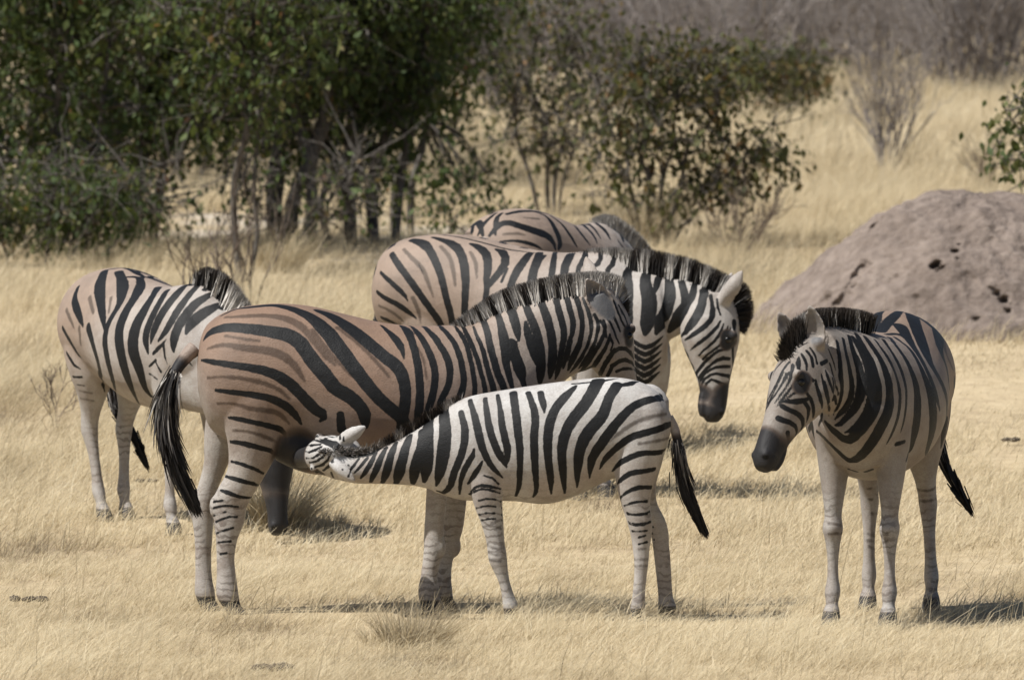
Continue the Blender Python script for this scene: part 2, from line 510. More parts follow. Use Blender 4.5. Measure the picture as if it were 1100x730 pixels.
def make_tail(root, path, radii, tuft_from, mat, coat, seed, count=900, tuft=.26, w=.0038, spread=.035, lines=()):
    """dock as a tube with a tuft of long hairs"""
    rng = np.random.default_rng(seed)
    fl = Flesh()
    P = cr(np.asarray(path, float), 6); R = cr(np.asarray(radii, float)[:, None], 6)[:, 0]
    tg = np.gradient(P, axis=0); A = []; B = []
    for i in range(len(P)):
        t = vnorm(tg[i]); a = vnorm(np.cross(t, [0.3, 1, .2])); A.append(a * R[i]); B.append(np.cross(t, a) * R[i])
    fl.rings(P, A, B, seg=10)
    V = np.vstack(fl.v)
    dock = mesh_obj('tail', V, fl.f, coat, root, True)
    f = np.clip((np.array([np.argmin(((P - v) ** 2).sum(1)) for v in V]) / len(P) - tuft_from + .05) / .1, 0, 1)
    set_attr(dock, 'stripe', stripe_field(V, lines) if lines else np.full(len(V), .2))
    set_attr(dock, 'shadow_stripe', np.full(len(V), .2)); set_attr(dock, 'buff', np.full(len(V), .5))
    set_attr(dock, 'leg', np.zeros(len(V))); set_attr(dock, 'height', np.zeros(len(V))); set_attr(dock, 'dark', f); set_attr(dock, 'grey', np.zeros(len(V)))
    HV = []; HF = []; tip = []; stp = []
    n = len(P)
    ext = np.vstack([P, P[-1] + tg[-1] * 3, P[-1] + tg[-1] * 6])
    arc = np.concatenate([[0], np.cumsum(np.linalg.norm(np.diff(ext, axis=0), axis=1))])
    full = arc[n - 1]
    pos = lambda q: np.array([np.interp(q, arc, ext[:, m]) for m in range(3)])
    for i in range(count):
        t = tuft_from + (1 - tuft_from) * rng.uniform(0, 1) ** 1.25
        L = tuft * rng.uniform(.5, 1.0)
        q0 = t * full; q1 = min(q0 + L, full * rng.uniform(.97, 1.10)); q1 = max(q1, q0 + .04)
        j = rng.normal(0, 1, 3)
        k = min(n - 1, int(t * (n - 1)))
        off0 = j * max(R[k], .022 * tuft / .2) * .5; off1 = j * spread * rng.uniform(.3, .65) * (1.15 - .75 * min(1, q1 / full) ** 3)
        sd = vnorm(np.cross(tg[k], rng.normal(size=3)))
        b = len(HV)
        for z, kk in ((0, 1), (.35, 1), (.7, .8), (1, .15)):
            c = pos(q0 + (q1 - q0) * z) + off0 * (1 - z) + off1 * z
            HV += [c - sd * w * kk, c + sd * w * kk]
        HF += [(b + 2 * m, b + 2 * m + 1, b + 2 * m + 3, b + 2 * m + 2) for m in range(3)]
        wh = not (t > tuft_from + .25 or rng.random() < .5)
        stp += [.1 if wh else -.1] * 8
        tip += [.35, .35, .6, .6, .85, .85, .9, .9] if wh else [0, 0, .08, .08, .2, .2, .3, .3]
    mesh_obj('tail_tuft', np.array(HV), np.array(HF), mat, dock, attrs={'stripe': stp, 'tip': tip})
    return dock

def add_eyes(root, P, size=1.0):
    for sg in (-1, 1):
        c = P(.192, .032, sg * .084)
        bm = bmesh.new(); bmesh.ops.create_uvsphere(bm, u_segments=16, v_segments=10, radius=.0165 * size)
        me = bpy.data.meshes.new('eye'); bm.to_mesh(me); bm.free()
        me.polygons.foreach_set('use_smooth', np.ones(len(me.polygons), bool))
        me.materials.append(M_EYE)
        o = bpy.data.objects.new('eye', me); COL.objects.link(o); o.parent = root; o.location = c

def paint(body, name, head, extra_dark=(), buff=(), extra_grey=(), hoof_ground=None, size=1.0, ear_dark=(0, 1)):
    """write the coat attributes of one animal"""
    V = verts_of(body)
    P, (u, v, w) = head[:2]
    blk, shd = load_lines(name, head)
    f = stripe_field(V, blk)
    side = {'mare': -1, 'foal': -1, 'east': 1, 'middle': -1, 'far': -1, 'west': -1}[name]
    open_ = (side * V[:, 1] < -.03) | (name == 'middle') | ((name in ('far', 'west')) & (V[:, 0] > .30))
    open_ &= np.linalg.norm(V - P(.2, 0, 0), axis=1) > .42 * size
    ph = V[:, 0] * .85 + V[:, 2] * .25 + .012 * np.sin(V[:, 2] * 17 + V[:, 0] * 9)      # plain bars where nothing was drawn
    bars = np.abs((ph / .088) % 1 - .5) * .088 - .017 + np.clip((.92 - V[:, 2]) * .15, 0, .1)
    f = np.where(open_ & (f > .06) & (V[:, 2] > .55), np.minimum(f, bars), f)
    set_attr(body, 'stripe', f); set_attr(body, 'shadow_stripe', stripe_field(V, shd))
    set_attr(body, 'buff', np.clip(blend(V, buff), 0, 1))
    ear = [(*(b + t * ln * q + o * .012), r * size * k, .010) for i, (b, t, ln, o, k) in enumerate(head[2]) if i in ear_dark for q, r in ((.12, .026), (.28, .034), (.45, .037), (.62, .031), (.78, .019))]
    d = dab(V, [(*P(.56, -.01, 0), .085 * size, .022), (*P(.475, .02, 0), .072 * size, .02), (*P(.53, -.06, 0), .055 * size, .015)] +
            [(*P(a, .032, s * .096), .035 * size, .012) for s in (-1, 1) for a in (.18, .208)] + list(extra_dark))
    hz = V[:, 2] - (hoof_ground(V) if hoof_ground else 0)
    d = np.maximum(d, np.clip((.058 - hz) / .012, 0, 1) * .9)
    d = d + dab(V, [(*P(.528, .018, s * .034), .015 * size, .006) for s in (-1, 1)] + [(*P(.545, -.035, q), .010 * size, .006) for q in (-.03, -.015, 0, .015, .03)])
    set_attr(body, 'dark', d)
    set_attr(body, 'height', hz); set_attr(body, 'leg', np.clip((.62 - hz) / .16, 0, 1) * np.clip((P(.3, 0, 0) - V) @ u / .05 + 99 * (np.abs(V - P(.3, 0, 0)).max(1) > .4), 0, 1))
    set_attr(body, 'grey', np.maximum(np.clip((.15 - hz) / .15, 0, 1) * .35, dab(V, list(extra_grey) + ear)))
# ------------------------------------------------------------------ stripes, in each animal's own coordinates
# kind (k black, s brown) and mirror plane (b body, h head, n none), then x,y,z,half width in mm; middle's chest V bands are packed closer to paint in shade
STRIPES_MM = {
'mare': '''
kb -655,-54,1287,6 -631,-51,1299,7 -608,-39,1310,9 -583,-32,1317,11 -556,-43,1321,13 -530,-51,1324,14 -504,-52,1327,15 -477,-51,1330,16 -451,-51,1332,17 -425,-54,1332,18 -398,-65,1329,19 -372,-80,1324,19 -346,-94,1317,20 -321,-109,1309,20 -296,-124,1299,22 -272,-138,1287,23 -250,-156,1273,25 -230,-172,1256,27 -210,-190,1238,29 -191,-205,1220,30 -174,-221,1200,30 -159,-236,1179,30 -143,-249,1158,30 -127,-260,1138,29 -111,-270,1117,28 -95,-280,1096,28 -79,-287,1075,27 -63,-294,1055,27 -47,-300,1034,26 -31,-304,1013,26 -15,-308,993,26 1,-310,973,25 19,-311,953,25 37,-311,934,25 56,-310,916,25 75,-309,898,25 95,-306,882,25 116,-302,865,25 134,-297,847,25 147,-290,824,24 151,-280,798,25 152,-267,771,25 153,-251,745,25
kb -730,-105,1183,6 -715,-113,1205,14 -693,-126,1221,18 -668,-143,1230,19 -641,-158,1236,20 -614,-172,1239,21 -587,-182,1238,22 -561,-191,1236,22 -534,-198,1234,23 -507,-204,1231,23 -481,-209,1228,24 -455,-214,1224,24 -428,-218,1220,25 -402,-221,1216,26 -376,-224,1211,27 -351,-229,1202,27 -328,-236,1190,27 -308,-245,1173,27 -291,-255,1152,27 -276,-263,1130,26 -261,-271,1109,27 -245,-278,1088,27 -228,-283,1068,27 -210,-289,1048,27 -193,-293,1028,27 -177,-297,1008,26 -162,-300,986,26 -141,-302,970,25 -118,-304,958,25 -95,-306,944,25 -74,-306,928,25 -56,-306,910,25 -39,-304,889,25 -28,-299,865,25 -25,-291,839,25 -23,-281,812,25
kb -237,-77,1309,14 -211,-84,1302,20 -186,-94,1292,24 -162,-111,1280,26 -139,-131,1266,27 -116,-148,1251,28 -94,-165,1236,29 -72,-180,1220,29 -51,-195,1204,29 -30,-209,1187,29 -9,-222,1170,28 11,-234,1153,27 32,-245,1136,27 52,-255,1119,26 73,-263,1103,27 95,-270,1087,27 114,-277,1069,27 129,-285,1047,26 139,-293,1023,25 146,-299,997,24 149,-303,971,24 150,-305,944,23 148,-306,917,23 145,-305,891,23 140,-301,865,22 135,-295,838,22 128,-286,812,21 121,-275,786,20
kb 41,-83,1245,6 64,-124,1226,10 87,-155,1207,14 108,-183,1185,17 125,-209,1161,16 137,-233,1134,12 143,-254,1105,7
kb -740,-130,1095,4 -711,-182,1093,8 -684,-209,1089,10 -656,-230,1085,10 -629,-246,1081,11 -602,-257,1077,12 -575,-264,1074,12 -549,-269,1070,13 -522,-272,1066,14 -496,-274,1061,15 -469,-276,1056,16 -444,-278,1048,17 -419,-280,1039,18 -395,-281,1027,19 -372,-282,1013,20 -350,-281,997,20 -330,-281,979,20 -312,-279,960,20 -294,-277,940,20 -275,-275,921,21 -257,-272,901,21 -237,-270,882,21 -215,-270,869,20 -203,-266,853,15 -222,-252,833,9
kb -132,-285,864,14 -130,-272,830,16 -127,-255,796,18
kb -674,-218,967,5 -645,-237,964,7 -617,-250,961,9 -589,-258,958,10 -561,-263,955,10 -534,-266,952,11 -506,-268,948,12 -478,-269,943,12 -451,-269,938,13 -425,-269,929,14 -399,-267,918,15 -375,-263,905,15 -353,-258,888,15 -334,-251,868,14 -318,-241,845,13 -303,-228,821,11
kb -619,-209,848,4 -590,-231,846,7 -561,-244,841,9 -533,-250,835,9 -506,-252,829,9 -478,-249,823,9 -451,-240,816,10 -424,-226,808,10 -397,-207,800,12 -378,-190,781,10 -373,-176,753,7
kb -611,-180,742,4 -581,-209,739,6 -552,-223,734,8 -523,-227,728,9 -495,-226,721,9 -466,-217,714,9 -439,-198,706,8 -418,-157,686,5
kb -611,-180,743,6 -583,-209,741,8 -555,-222,737,9 -528,-227,731,10 -501,-227,723,9 -475,-220,716,9 -449,-206,707,7 -423,-178,699,6
kb -610,-171,657,4 -579,-198,651,6 -550,-208,643,7 -521,-207,632,7 -494,-196,619,6 -468,-164,604,4
kb -635,-149,592,5 -604,-189,585,7 -574,-199,577,8 -544,-197,569,8 -514,-182,561,7 -490,-140,553,4
kb -656,-167,532,4 -627,-188,524,8 -599,-193,513,7 -571,-187,504,6 -542,-171,500,5 -521,-137,500,4
kb -685,-152,481,4 -645,-181,488,4
kb -685,-154,454,4 -658,-173,462,4 -631,-182,466,4 -605,-183,464,4 -579,-175,460,4
kb -685,-148,420,4 -634,-179,438,4
kb -677,-153,393,4 -647,-174,407,4 -616,-178,417,4 -584,-171,416,4
kb -674,-149,343,4 -638,-172,359,4 -601,-172,369,4
kb -668,-152,304,4 -640,-168,308,4 -612,-165,310,4
kb -657,-158,254,4 -629,-164,260,4
sb -636,-98,1280,6 -609,-117,1282,7 -581,-127,1284,9 -554,-134,1285,10 -527,-139,1287,11 -501,-142,1289,11 -474,-145,1289,11 -447,-150,1288,12 -420,-154,1286,13 -393,-160,1282,14 -367,-167,1275,15 -342,-177,1265,15 -318,-188,1252,16 -296,-201,1237,15 -278,-216,1218,13 -261,-229,1197,12 -244,-243,1176,12 -227,-253,1155,11 -210,-263,1135,11 -192,-272,1115,10 -174,-279,1095,10 -155,-286,1077,9
sb -711,-163,1146,4 -685,-185,1154,5 -658,-203,1161,7 -631,-218,1163,8 -604,-231,1160,9 -578,-240,1155,11 -552,-246,1151,12 -525,-250,1148,13 -498,-253,1146,13 -472,-256,1143,14 -446,-259,1139,14 -420,-262,1133,15 -395,-266,1124,15 -371,-269,1112,14 -350,-273,1095,13 -331,-277,1077,12 -315,-281,1056,11 -301,-283,1033,10 -287,-285,1011,9
sb -632,-194,1202,4 -603,-210,1197,4 -574,-221,1193,5 -545,-229,1188,5 -516,-234,1185,5 -487,-239,1181,5
sb -710,-190,1019,4 -682,-218,1023,4 -654,-238,1026,4 -627,-253,1026,5 -600,-263,1025,6 -573,-269,1022,6 -546,-272,1018,7 -520,-275,1013,7 -493,-276,1007,8 -467,-277,1001,8 -442,-278,992,8 -417,-279,982,7 -393,-278,969,7 -373,-276,952,6 -354,-272,933,5
sb -665,-207,909,4 -637,-226,911,4 -608,-239,911,4 -581,-247,906,5 -554,-256,898,6 -527,-262,890,7 -499,-264,887,8 -472,-262,884,9 -445,-256,880,9 -418,-250,874,10 -393,-245,862,9 -373,-236,842,8 -355,-223,821,6
sb -599,-210,793,4 -570,-229,792,4 -542,-238,790,4 -514,-241,785,5 -488,-238,776,6 -462,-230,767,7 -436,-215,755,6 -412,-190,742,6
sb -255,-207,1226,9 -239,-223,1204,9 -223,-237,1183,9 -206,-250,1161,9 -189,-260,1140,9 -171,-270,1121,9 -151,-278,1102,9 -131,-285,1083,8 -112,-291,1064,8 -93,-297,1046,7 -74,-301,1027,6 -54,-305,1008,6
sb -146,-178,1236,9 -122,-192,1221,9 -99,-204,1205,10 -76,-216,1189,10 -55,-229,1171,10 -35,-242,1152,9 -15,-253,1133,8 4,-264,1113,7 23,-274,1092,7 42,-283,1071,6 60,-290,1050,5 78,-296,1029,5
sb 181,-191,1170,4 200,-210,1150,5 215,-228,1126,5 226,-245,1100,5 233,-258,1073,4 237,-269,1046,4 241,-278,1018,4
kb 123,-31,1244,7 146,-84,1232,17 162,-132,1211,19 172,-170,1188,17 181,-199,1163,16 189,-222,1139,16 195,-240,1114,16 200,-256,1089,17 205,-269,1063,17 208,-278,1037,17 210,-286,1011,17 212,-292,986,17 213,-296,959,17 212,-297,933,18 211,-297,907,18 207,-296,881,18 200,-293,856,17 193,-288,831,17
kb 163,-13,1242,4 186,-86,1228,10 204,-130,1209,13 220,-163,1188,14 234,-189,1165,14 246,-210,1142,15 257,-226,1118,16 266,-240,1094,16 273,-252,1068,16 277,-261,1042,16 277,-270,1016,16 275,-276,989,16 270,-281,963,16 264,-285,937,17 256,-287,912,17 246,-288,888,16 233,-288,864,14
kb 223,-23,1239,9 245,-95,1223,12 264,-132,1205,15 281,-160,1185,16 296,-183,1163,15 311,-200,1141,16 324,-213,1118,16 334,-225,1093,16 340,-235,1067,16 342,-244,1041,15 340,-252,1015,15 334,-259,989,14 324,-265,964,14 311,-271,941,15 302,-274,916,16 297,-274,890,16 293,-272,864,17
kb 290,-7,1242,9 309,-82,1228,11 329,-120,1210,12 347,-147,1189,13 362,-168,1166,13 374,-186,1141,13 383,-201,1115,14 390,-213,1088,14 395,-223,1061,14 400,-231,1034,14 402,-237,1006,14 397,-243,979,15 390,-247,952,17 379,-252,927,19 365,-254,903,21
kb 357,-22,1242,6 376,-89,1222,9 392,-123,1200,11 406,-147,1176,11 417,-168,1150,11 424,-185,1123,11 431,-199,1096,11 437,-209,1069,11 442,-217,1042,11 446,-223,1014,11 449,-228,986,11 448,-230,958,11 447,-232,930,11 445,-232,902,11
kb 394,-30,1239,9 408,-93,1216,10 421,-125,1192,12 433,-148,1168,12 444,-166,1143,11 454,-180,1117,11 463,-192,1091,11 470,-201,1064,11 477,-208,1038,11 485,-212,1011,10 491,-215,984,11 495,-217,957,11 496,-217,929,11 498,-215,901,11
kb 441,-54,1240,5 451,-94,1214,7 462,-119,1189,9 474,-139,1164,10 484,-157,1138,11 491,-172,1112,11 498,-184,1085,12 505,-193,1058,12 512,-199,1031,13 521,-203,1005,14 528,-204,978,14 532,-205,950,14 535,-204,922,14 538,-200,894,14
kb 500,-31,1272,13 484,-20,1268,16 494,-76,1243,14 502,-103,1217,15 508,-122,1191,15 513,-137,1164,15 520,-150,1137,16 527,-161,1111,16 535,-172,1085,17 542,-181,1058,17 551,-187,1032,17 562,-188,1007,17 573,-188,981,16 582,-187,955,15 586,-185,928,15 591,-181,900,15
kb 560,-30,1299,10 546,-20,1297,13 555,-70,1272,14 562,-95,1247,16 567,-113,1221,19 573,-126,1195,21 578,-137,1169,22 583,-145,1143,23 584,-152,1116,21 584,-158,1089,17 589,-162,1063,15 595,-166,1037,15 602,-171,1011,14 609,-174,986,13 617,-174,960,13
kb 591,-142,1152,17 609,-145,1133,27 624,-148,1111,23 634,-150,1087,19 640,-150,1061,15 647,-150,1035,13 655,-147,1010,14 663,-146,984,16 670,-147,959,17
kb 621,-19,1325,18 609,-10,1323,22 607,-45,1310,21 615,-77,1285,20 623,-97,1259,20 630,-112,1233,18 635,-123,1207,14 639,-131,1180,5
kb 609,-136,1167,23 616,-143,1140,23 623,-148,1114,24 633,-150,1088,25 642,-150,1062,27 650,-149,1035,28 656,-146,1008,29
kb 668,-11,1341,15 676,-10,1344,17 668,-28,1336,16 678,-65,1311,16 688,-85,1287,17 699,-98,1263,18 709,-108,1238,18 717,-115,1213,19 724,-120,1187,19 729,-123,1161,20 733,-124,1134,21 735,-124,1108,21 736,-123,1081,21 735,-121,1054,23 734,-117,1027,24 732,-112,1000,27
kb 669,-100,1259,7 673,-112,1232,13 680,-121,1206,17 688,-126,1180,19 697,-130,1154,21 706,-131,1127,20 713,-131,1101,19 719,-128,1074,17
kb 743,2,1363,18 734,2,1360,20 740,-50,1336,17 750,-72,1311,18 759,-86,1286,19 767,-96,1261,19 774,-103,1235,19 780,-107,1208,19 784,-110,1182,19 786,-110,1155,19 787,-110,1128,20 786,-108,1101,20 783,-105,1073,20 779,-100,1047,20 776,-94,1019,20
kb 803,-10,1374,13 804,-3,1377,13 802,-35,1359,14 808,-59,1333,14 814,-74,1307,15 822,-84,1281,15 829,-91,1254,15 834,-95,1228,14 836,-97,1200,14 832,-99,1173,14 827,-99,1146,14 823,-97,1119,14 819,-93,1092,15 814,-88,1065,15 807,-82,1039,15 799,-75,1012,13
kb 863,4,1390,13 848,6,1387,13 849,-32,1368,12 855,-54,1343,13 861,-67,1317,13 868,-77,1292,13 875,-83,1266,13 876,-87,1240,12 873,-90,1213,10 864,-92,1188,9 855,-92,1163,8 850,-91,1137,9 845,-87,1111,11 839,-82,1085,12 833,-75,1059,14
kb 885,11,1395,11 881,-3,1391,12 889,-38,1365,12 898,-55,1340,12 906,-66,1314,12 912,-73,1287,12 916,-78,1260,11 916,-81,1233,11 912,-82,1206,10 907,-82,1179,12 899,-80,1153,14 887,-77,1128,15 875,-74,1104,16 865,-67,1078,16 856,-56,1052,16
kb 872,-90,1183,4 865,-88,1153,5 859,-85,1123,5 853,-78,1092,4
kb 919,-40,1365,5 929,-57,1339,8 939,-67,1314,9 947,-73,1288,9 953,-76,1261,9 956,-80,1234,9 953,-77,1206,8 946,-73,1180,7 937,-70,1154,7 925,-67,1129,8 912,-62,1105,9 897,-55,1082,10 880,-47,1059,11 863,-38,1038,9
kb 969,-72,1292,7 982,-74,1266,8 986,-83,1239,8 981,-84,1210,7 974,-81,1182,7 964,-68,1155,8 951,-59,1130,9 936,-54,1105,10 920,-47,1081,12 903,-34,1058,13
kb 1009,-67,1265,6 1016,-76,1237,8 1011,-79,1209,9 1000,-81,1182,9 987,-77,1156,9 971,-57,1132,10 956,-47,1107,13 940,-39,1082,14 923,-24,1058,15 899,-1,1038,9
kb 1036,-68,1205,5 1030,-72,1179,7 1020,-71,1154,9 1007,-63,1130,10 993,-43,1107,10 978,-22,1084,12 961,3,1062,13 940,12,1049,13 906,-2,1041,11
kb 1056,-46,1138,9 1038,-44,1111,11 1021,-25,1082,12 1005,1,1053,12 991,59,1022,10
kn 1034,-41,1105,13 1051,-46,1129,13 1076,-26,1143,10 1106,2,1142,9 1129,37,1122,9 1143,76,1095,5
kb 995,37,1029,11 1007,-2,1056,10 1021,-24,1081,11 1037,-40,1105,12
kn 1048,-7,1067,12 1073,-5,1086,12 1104,17,1093,9 1134,59,1079,9 1149,104,1051,6
kb 1028,22,1023,8 1048,-7,1067,9
kn 1068,14,1043,8 1094,25,1053,8 1122,50,1054,6 1150,108,1044,5
kb 1037,-68,1192,5 1050,-58,1166,6 1040,-57,1138,4
kb 1054,-21,1351,5 1064,-20,1324,6 1074,-19,1297,6 1085,-16,1270,6 1098,-9,1244,6 1115,5,1220,4
kb 1047,-39,1298,6 1059,-37,1272,7 1070,-34,1245,6 1081,-29,1218,4
kb 1027,-58,1272,6 1042,-56,1247,6 1055,-50,1220,6 1064,-45,1191,6 1077,-30,1164,5
kb 994,-71,1265,5 1008,-78,1243,6 1017,-77,1219,6 1020,-76,1192,5
kb 1075,-3,1331,4 1091,4,1303,5 1105,11,1274,5 1115,12,1244,4
''',
'foal': '''
kb -900,-30,663,4 -889,-70,640,4 -898,-80,616,4
kb -923,-76,645,4 -920,14,597,4
kn -1016,90,764,13 -989,46,758,16 -964,13,749,16 -941,0,734,15 -919,8,720,14 -895,-3,708,15 -869,-17,702,12 -843,-28,702,9 -816,-36,706,9 -791,-38,715,10 -769,-31,728,9 -744,-11,743,8
kn -966,88,776,6 -990,125,780,4
kn -996,87,771,6 -1029,148,791,4
kn -1016,97,766,5 -1039,142,782,4 -1044,148,777,4
kn -1020,81,757,5 -1052,165,761,6 -1060,169,754,4
kn -1020,65,747,4 -1058,125,740,6 -1089,276,729,4
kn -1015,48,738,4 -1043,79,723,6 -1072,132,710,4 -1106,298,713,4
kn -1004,31,729,4 -1027,50,706,6 -1054,95,687,4 -1088,186,683,4
kn -989,13,720,4 -1010,32,694,5 -1038,77,674,5 -1072,147,665,4
kn -974,-1,711,4 -989,19,681,5 -1014,63,659,6 -1046,112,647,4
kn -959,-9,701,4 -968,-52,677,6 -988,49,652,6 -1011,102,632,4
kn -952,123,780,5 -953,103,778,4
kb -935,8,774,5 -936,21,788,4
kb -920,-1,765,4 -920,0,782,4
kn -1061,119,641,4 -1040,193,621,4
kn -1036,117,637,4 -1028,176,616,4
kn -1012,127,621,4 -1008,156,611,4
kn -976,83,628,4 -968,159,600,4
kb -379,-50,941,9 -372,-82,917,11 -364,-103,892,12 -357,-118,868,14 -351,-130,843,15 -345,-139,818,16 -339,-145,792,16 -333,-150,767,16 -326,-152,742,15 -316,-153,718,14 -306,-153,694,13 -292,-151,671,12 -276,-148,651,11 -258,-144,632,9 -239,-139,613,7
kb -314,-65,948,9 -311,-94,923,10 -308,-113,898,12 -304,-128,873,13 -300,-140,848,14 -294,-148,823,15 -288,-155,798,15 -280,-160,773,15 -270,-162,749,15 -260,-163,725,15 -247,-163,703,15 -233,-162,681,13 -222,-157,657,7
kb -261,-58,963,7 -256,-94,937,9 -251,-118,910,10 -247,-135,883,12 -244,-147,856,13 -240,-156,829,14 -234,-163,802,14 -227,-168,776,15 -221,-170,749,15 -218,-169,721,14 -219,-165,693,12 -226,-159,666,6
kb -194,-63,972,16 -191,-98,947,16 -187,-120,922,16 -184,-137,897,16 -180,-150,871,16 -178,-160,846,16 -175,-167,820,16 -172,-172,794,16 -169,-175,769,15 -166,-175,743,15 -165,-174,717,14 -165,-170,690,13 -165,-165,664,12 -166,-156,638,12 -167,-145,611,11 -169,-130,585,10 -174,-108,558,8 -183,-78,532,5
kb -130,-79,972,12 -121,-108,948,12 -112,-129,924,13 -104,-145,899,14 -100,-157,873,15 -100,-166,847,15 -103,-172,821,16 -105,-177,795,16 -105,-179,768,16 -105,-180,742,16 -104,-178,715,16 -103,-174,688,15 -101,-169,662,14 -99,-160,635,13 -97,-149,608,12 -96,-135,580,10 -97,-114,553,8 -109,-86,528,4
kb -78,-89,973,13 -71,-117,946,14 -64,-137,920,12 -61,-152,892,4
kb 74,-75,1003,6 55,-96,985,13 36,-112,967,17 18,-125,948,19 1,-137,929,19 -14,-148,907,18 -26,-158,884,18 -34,-166,859,19 -41,-173,834,19 -45,-177,808,19 -47,-180,782,19 -48,-182,756,18 -47,-181,729,17 -46,-178,703,16 -43,-173,676,15 -40,-166,650,15 -36,-156,623,14 -34,-143,596,12 -33,-126,569,9 -32,-102,542,6
kb 170,-52,1024,28 157,-87,1002,26 145,-110,980,25 131,-127,958,24 118,-140,936,24 102,-150,915,24 85,-157,895,23 69,-164,875,23 54,-170,854,23 40,-174,832,22 30,-178,808,21 21,-180,783,21 16,-181,758,20 13,-180,732,19 13,-176,706,18 14,-171,679,17 17,-163,653,16 19,-152,627,14 21,-138,600,12 24,-118,573,9 26,-89,546,4
kb 249,-85,1006,22 234,-109,984,21 219,-127,962,20 208,-141,938,20 200,-152,913,21 190,-160,889,22 177,-166,866,23 159,-170,846,24 141,-173,827,24 124,-175,806,24 110,-177,783,24 99,-176,759,23 90,-174,733,21 85,-170,707,20 83,-163,680,19 81,-153,653,16 79,-140,626,13 79,-122,598,10 78,-96,570,8
kb 441,-22,950,15 414,-95,949,16 388,-117,945,16 362,-125,938,16 338,-132,928,16 315,-142,915,16 295,-151,899,17 277,-158,881,17 259,-163,861,18 242,-166,842,19 226,-168,821,20 210,-169,800,20 195,-169,779,20 180,-168,758,20 165,-166,736,20 151,-162,714,19 140,-156,690,18 136,-146,664,14 133,-132,637,10 131,-112,610,7
kb 479,-52,839,11 455,-104,832,14 430,-135,822,13 405,-150,815,13 379,-159,808,14 353,-162,801,14 327,-161,794,14 302,-160,784,14 280,-159,769,14 259,-157,753,14 239,-154,735,13 219,-150,717,13 201,-146,697,13 186,-138,675,11 175,-126,650,8
kb 457,-25,729,6 435,-119,722,10 410,-143,719,10 384,-156,720,10 358,-161,719,11 333,-162,713,11 309,-159,703,11 286,-151,692,11 264,-138,678,11 245,-118,660,9 229,-95,639,7
kb 410,-125,650,8 384,-144,645,9 357,-153,641,10 331,-156,638,11 305,-153,632,11 282,-143,619,10 262,-127,600,10 248,-96,580,6
kb 396,-108,571,8 366,-137,573,8 337,-146,571,9 310,-144,562,8 285,-133,547,6 264,-104,526,5
kb 376,-120,512,6 342,-137,511,5 309,-136,505,5 278,-112,492,4
kb 376,-122,459,5 348,-133,456,5 320,-131,455,5 293,-115,458,5
kb 391,-110,424,5 359,-129,419,4 328,-127,415,4 298,-106,424,4
sb 460,-77,883,5 432,-123,879,6 404,-139,874,7 378,-147,867,8 351,-152,859,7 326,-157,849,7 302,-161,835,7 279,-164,820,7 257,-165,803,7 235,-166,786,5 214,-165,769,4
sb 471,-42,779,5 444,-121,775,5 418,-144,770,5 392,-156,766,5 366,-162,762,4 341,-164,759,4
kb 274,-81,1006,10 306,-64,1012,14 338,-20,1019,6
kb 58,-59,1010,5 86,-61,1012,5 114,-61,1015,5 143,-60,1018,6 171,-57,1021,7 199,-53,1025,8 227,-44,1029,7 255,-27,1033,6
kb -418,-85,890,11 -411,-104,865,13 -404,-117,840,14 -400,-126,814,16 -400,-132,788,16 -403,-135,761,15 -408,-135,735,15 -416,-133,710,15 -425,-128,685,15 -435,-121,660,15 -446,-112,635,15 -453,-101,609,15 -459,-86,583,13 -473,-64,560,11 -495,-33,543,9 -519,-32,552,5
kb -361,-146,735,4 -367,-143,707,10 -382,-138,681,12 -396,-130,656,12 -409,-120,629,11 -418,-107,600,9 -421,-90,571,7 -423,-63,540,4
kb -326,-148,683,4 -339,-140,657,9 -354,-131,633,11 -370,-120,609,9 -387,-106,586,4
kb -486,-8,893,23 -489,-54,870,24 -486,-78,844,23 -484,-93,818,25 -484,-102,791,26 -487,-108,764,27 -490,-110,737,27 -494,-110,710,26 -498,-107,683,25 -503,-101,656,23 -509,-91,629,20 -516,-77,602,15 -523,-56,575,11
kb -550,-5,852,23 -558,-41,835,24 -557,-68,809,23 -557,-83,782,22 -558,-91,755,23 -558,-95,728,24 -560,-96,701,25 -562,-92,674,25 -565,-85,647,23 -570,-74,620,20 -575,-54,592,18
kb -318,-137,622,4 -284,-135,612,5 -257,-125,586,4
kb -375,-90,550,4 -355,-121,571,5 -329,-134,580,6 -302,-136,578,6 -275,-131,572,5 -248,-114,564,4
kb -380,-73,540,5 -355,-118,555,4 -330,-132,565,5 -302,-135,563,4 -276,-130,555,4 -250,-112,546,4
kb -342,-118,514,4 -310,-131,523,4 -277,-126,521,4 -245,-93,510,4
kn -352,-95,481,4 -325,-120,490,4 -297,-125,493,4 -270,-116,489,4 -243,65,475,4
kn -341,-94,453,4 -308,-118,462,4 -275,-115,461,4 -243,63,445,4
kn -329,-97,430,4 -300,-115,436,4 -271,-111,436,4 -243,61,422,4
sb -326,-82,401,4 -298,-110,407,4 -271,-110,403,4 -245,-91,393,4
sb -306,-82,323,4 -281,-105,313,4 -256,-106,306,4 -232,-80,313,4
sb -301,-88,295,4 -265,-107,282,4 -227,-81,281,4
sn -297,-87,263,4 -275,-104,257,4 -249,-105,256,4 -224,67,254,4
kb 291,-115,463,4 323,-132,457,4 356,-132,458,4 388,-107,468,4
kb 300,-106,417,4 329,-126,409,4 359,-128,412,4 388,-114,422,4
kb 314,-111,384,4 345,-125,384,4 375,-120,387,4 405,55,394,4
kn 341,-121,357,4 369,-120,366,4 401,68,366,5
kn 341,-117,329,4 374,-114,338,4 410,65,338,4
sn 342,-114,306,4 369,-112,310,4 409,74,305,4
sb 323,-94,263,4 351,-112,264,4 379,-101,264,4
sb 324,-90,235,4 351,-110,236,4 379,-96,236,4
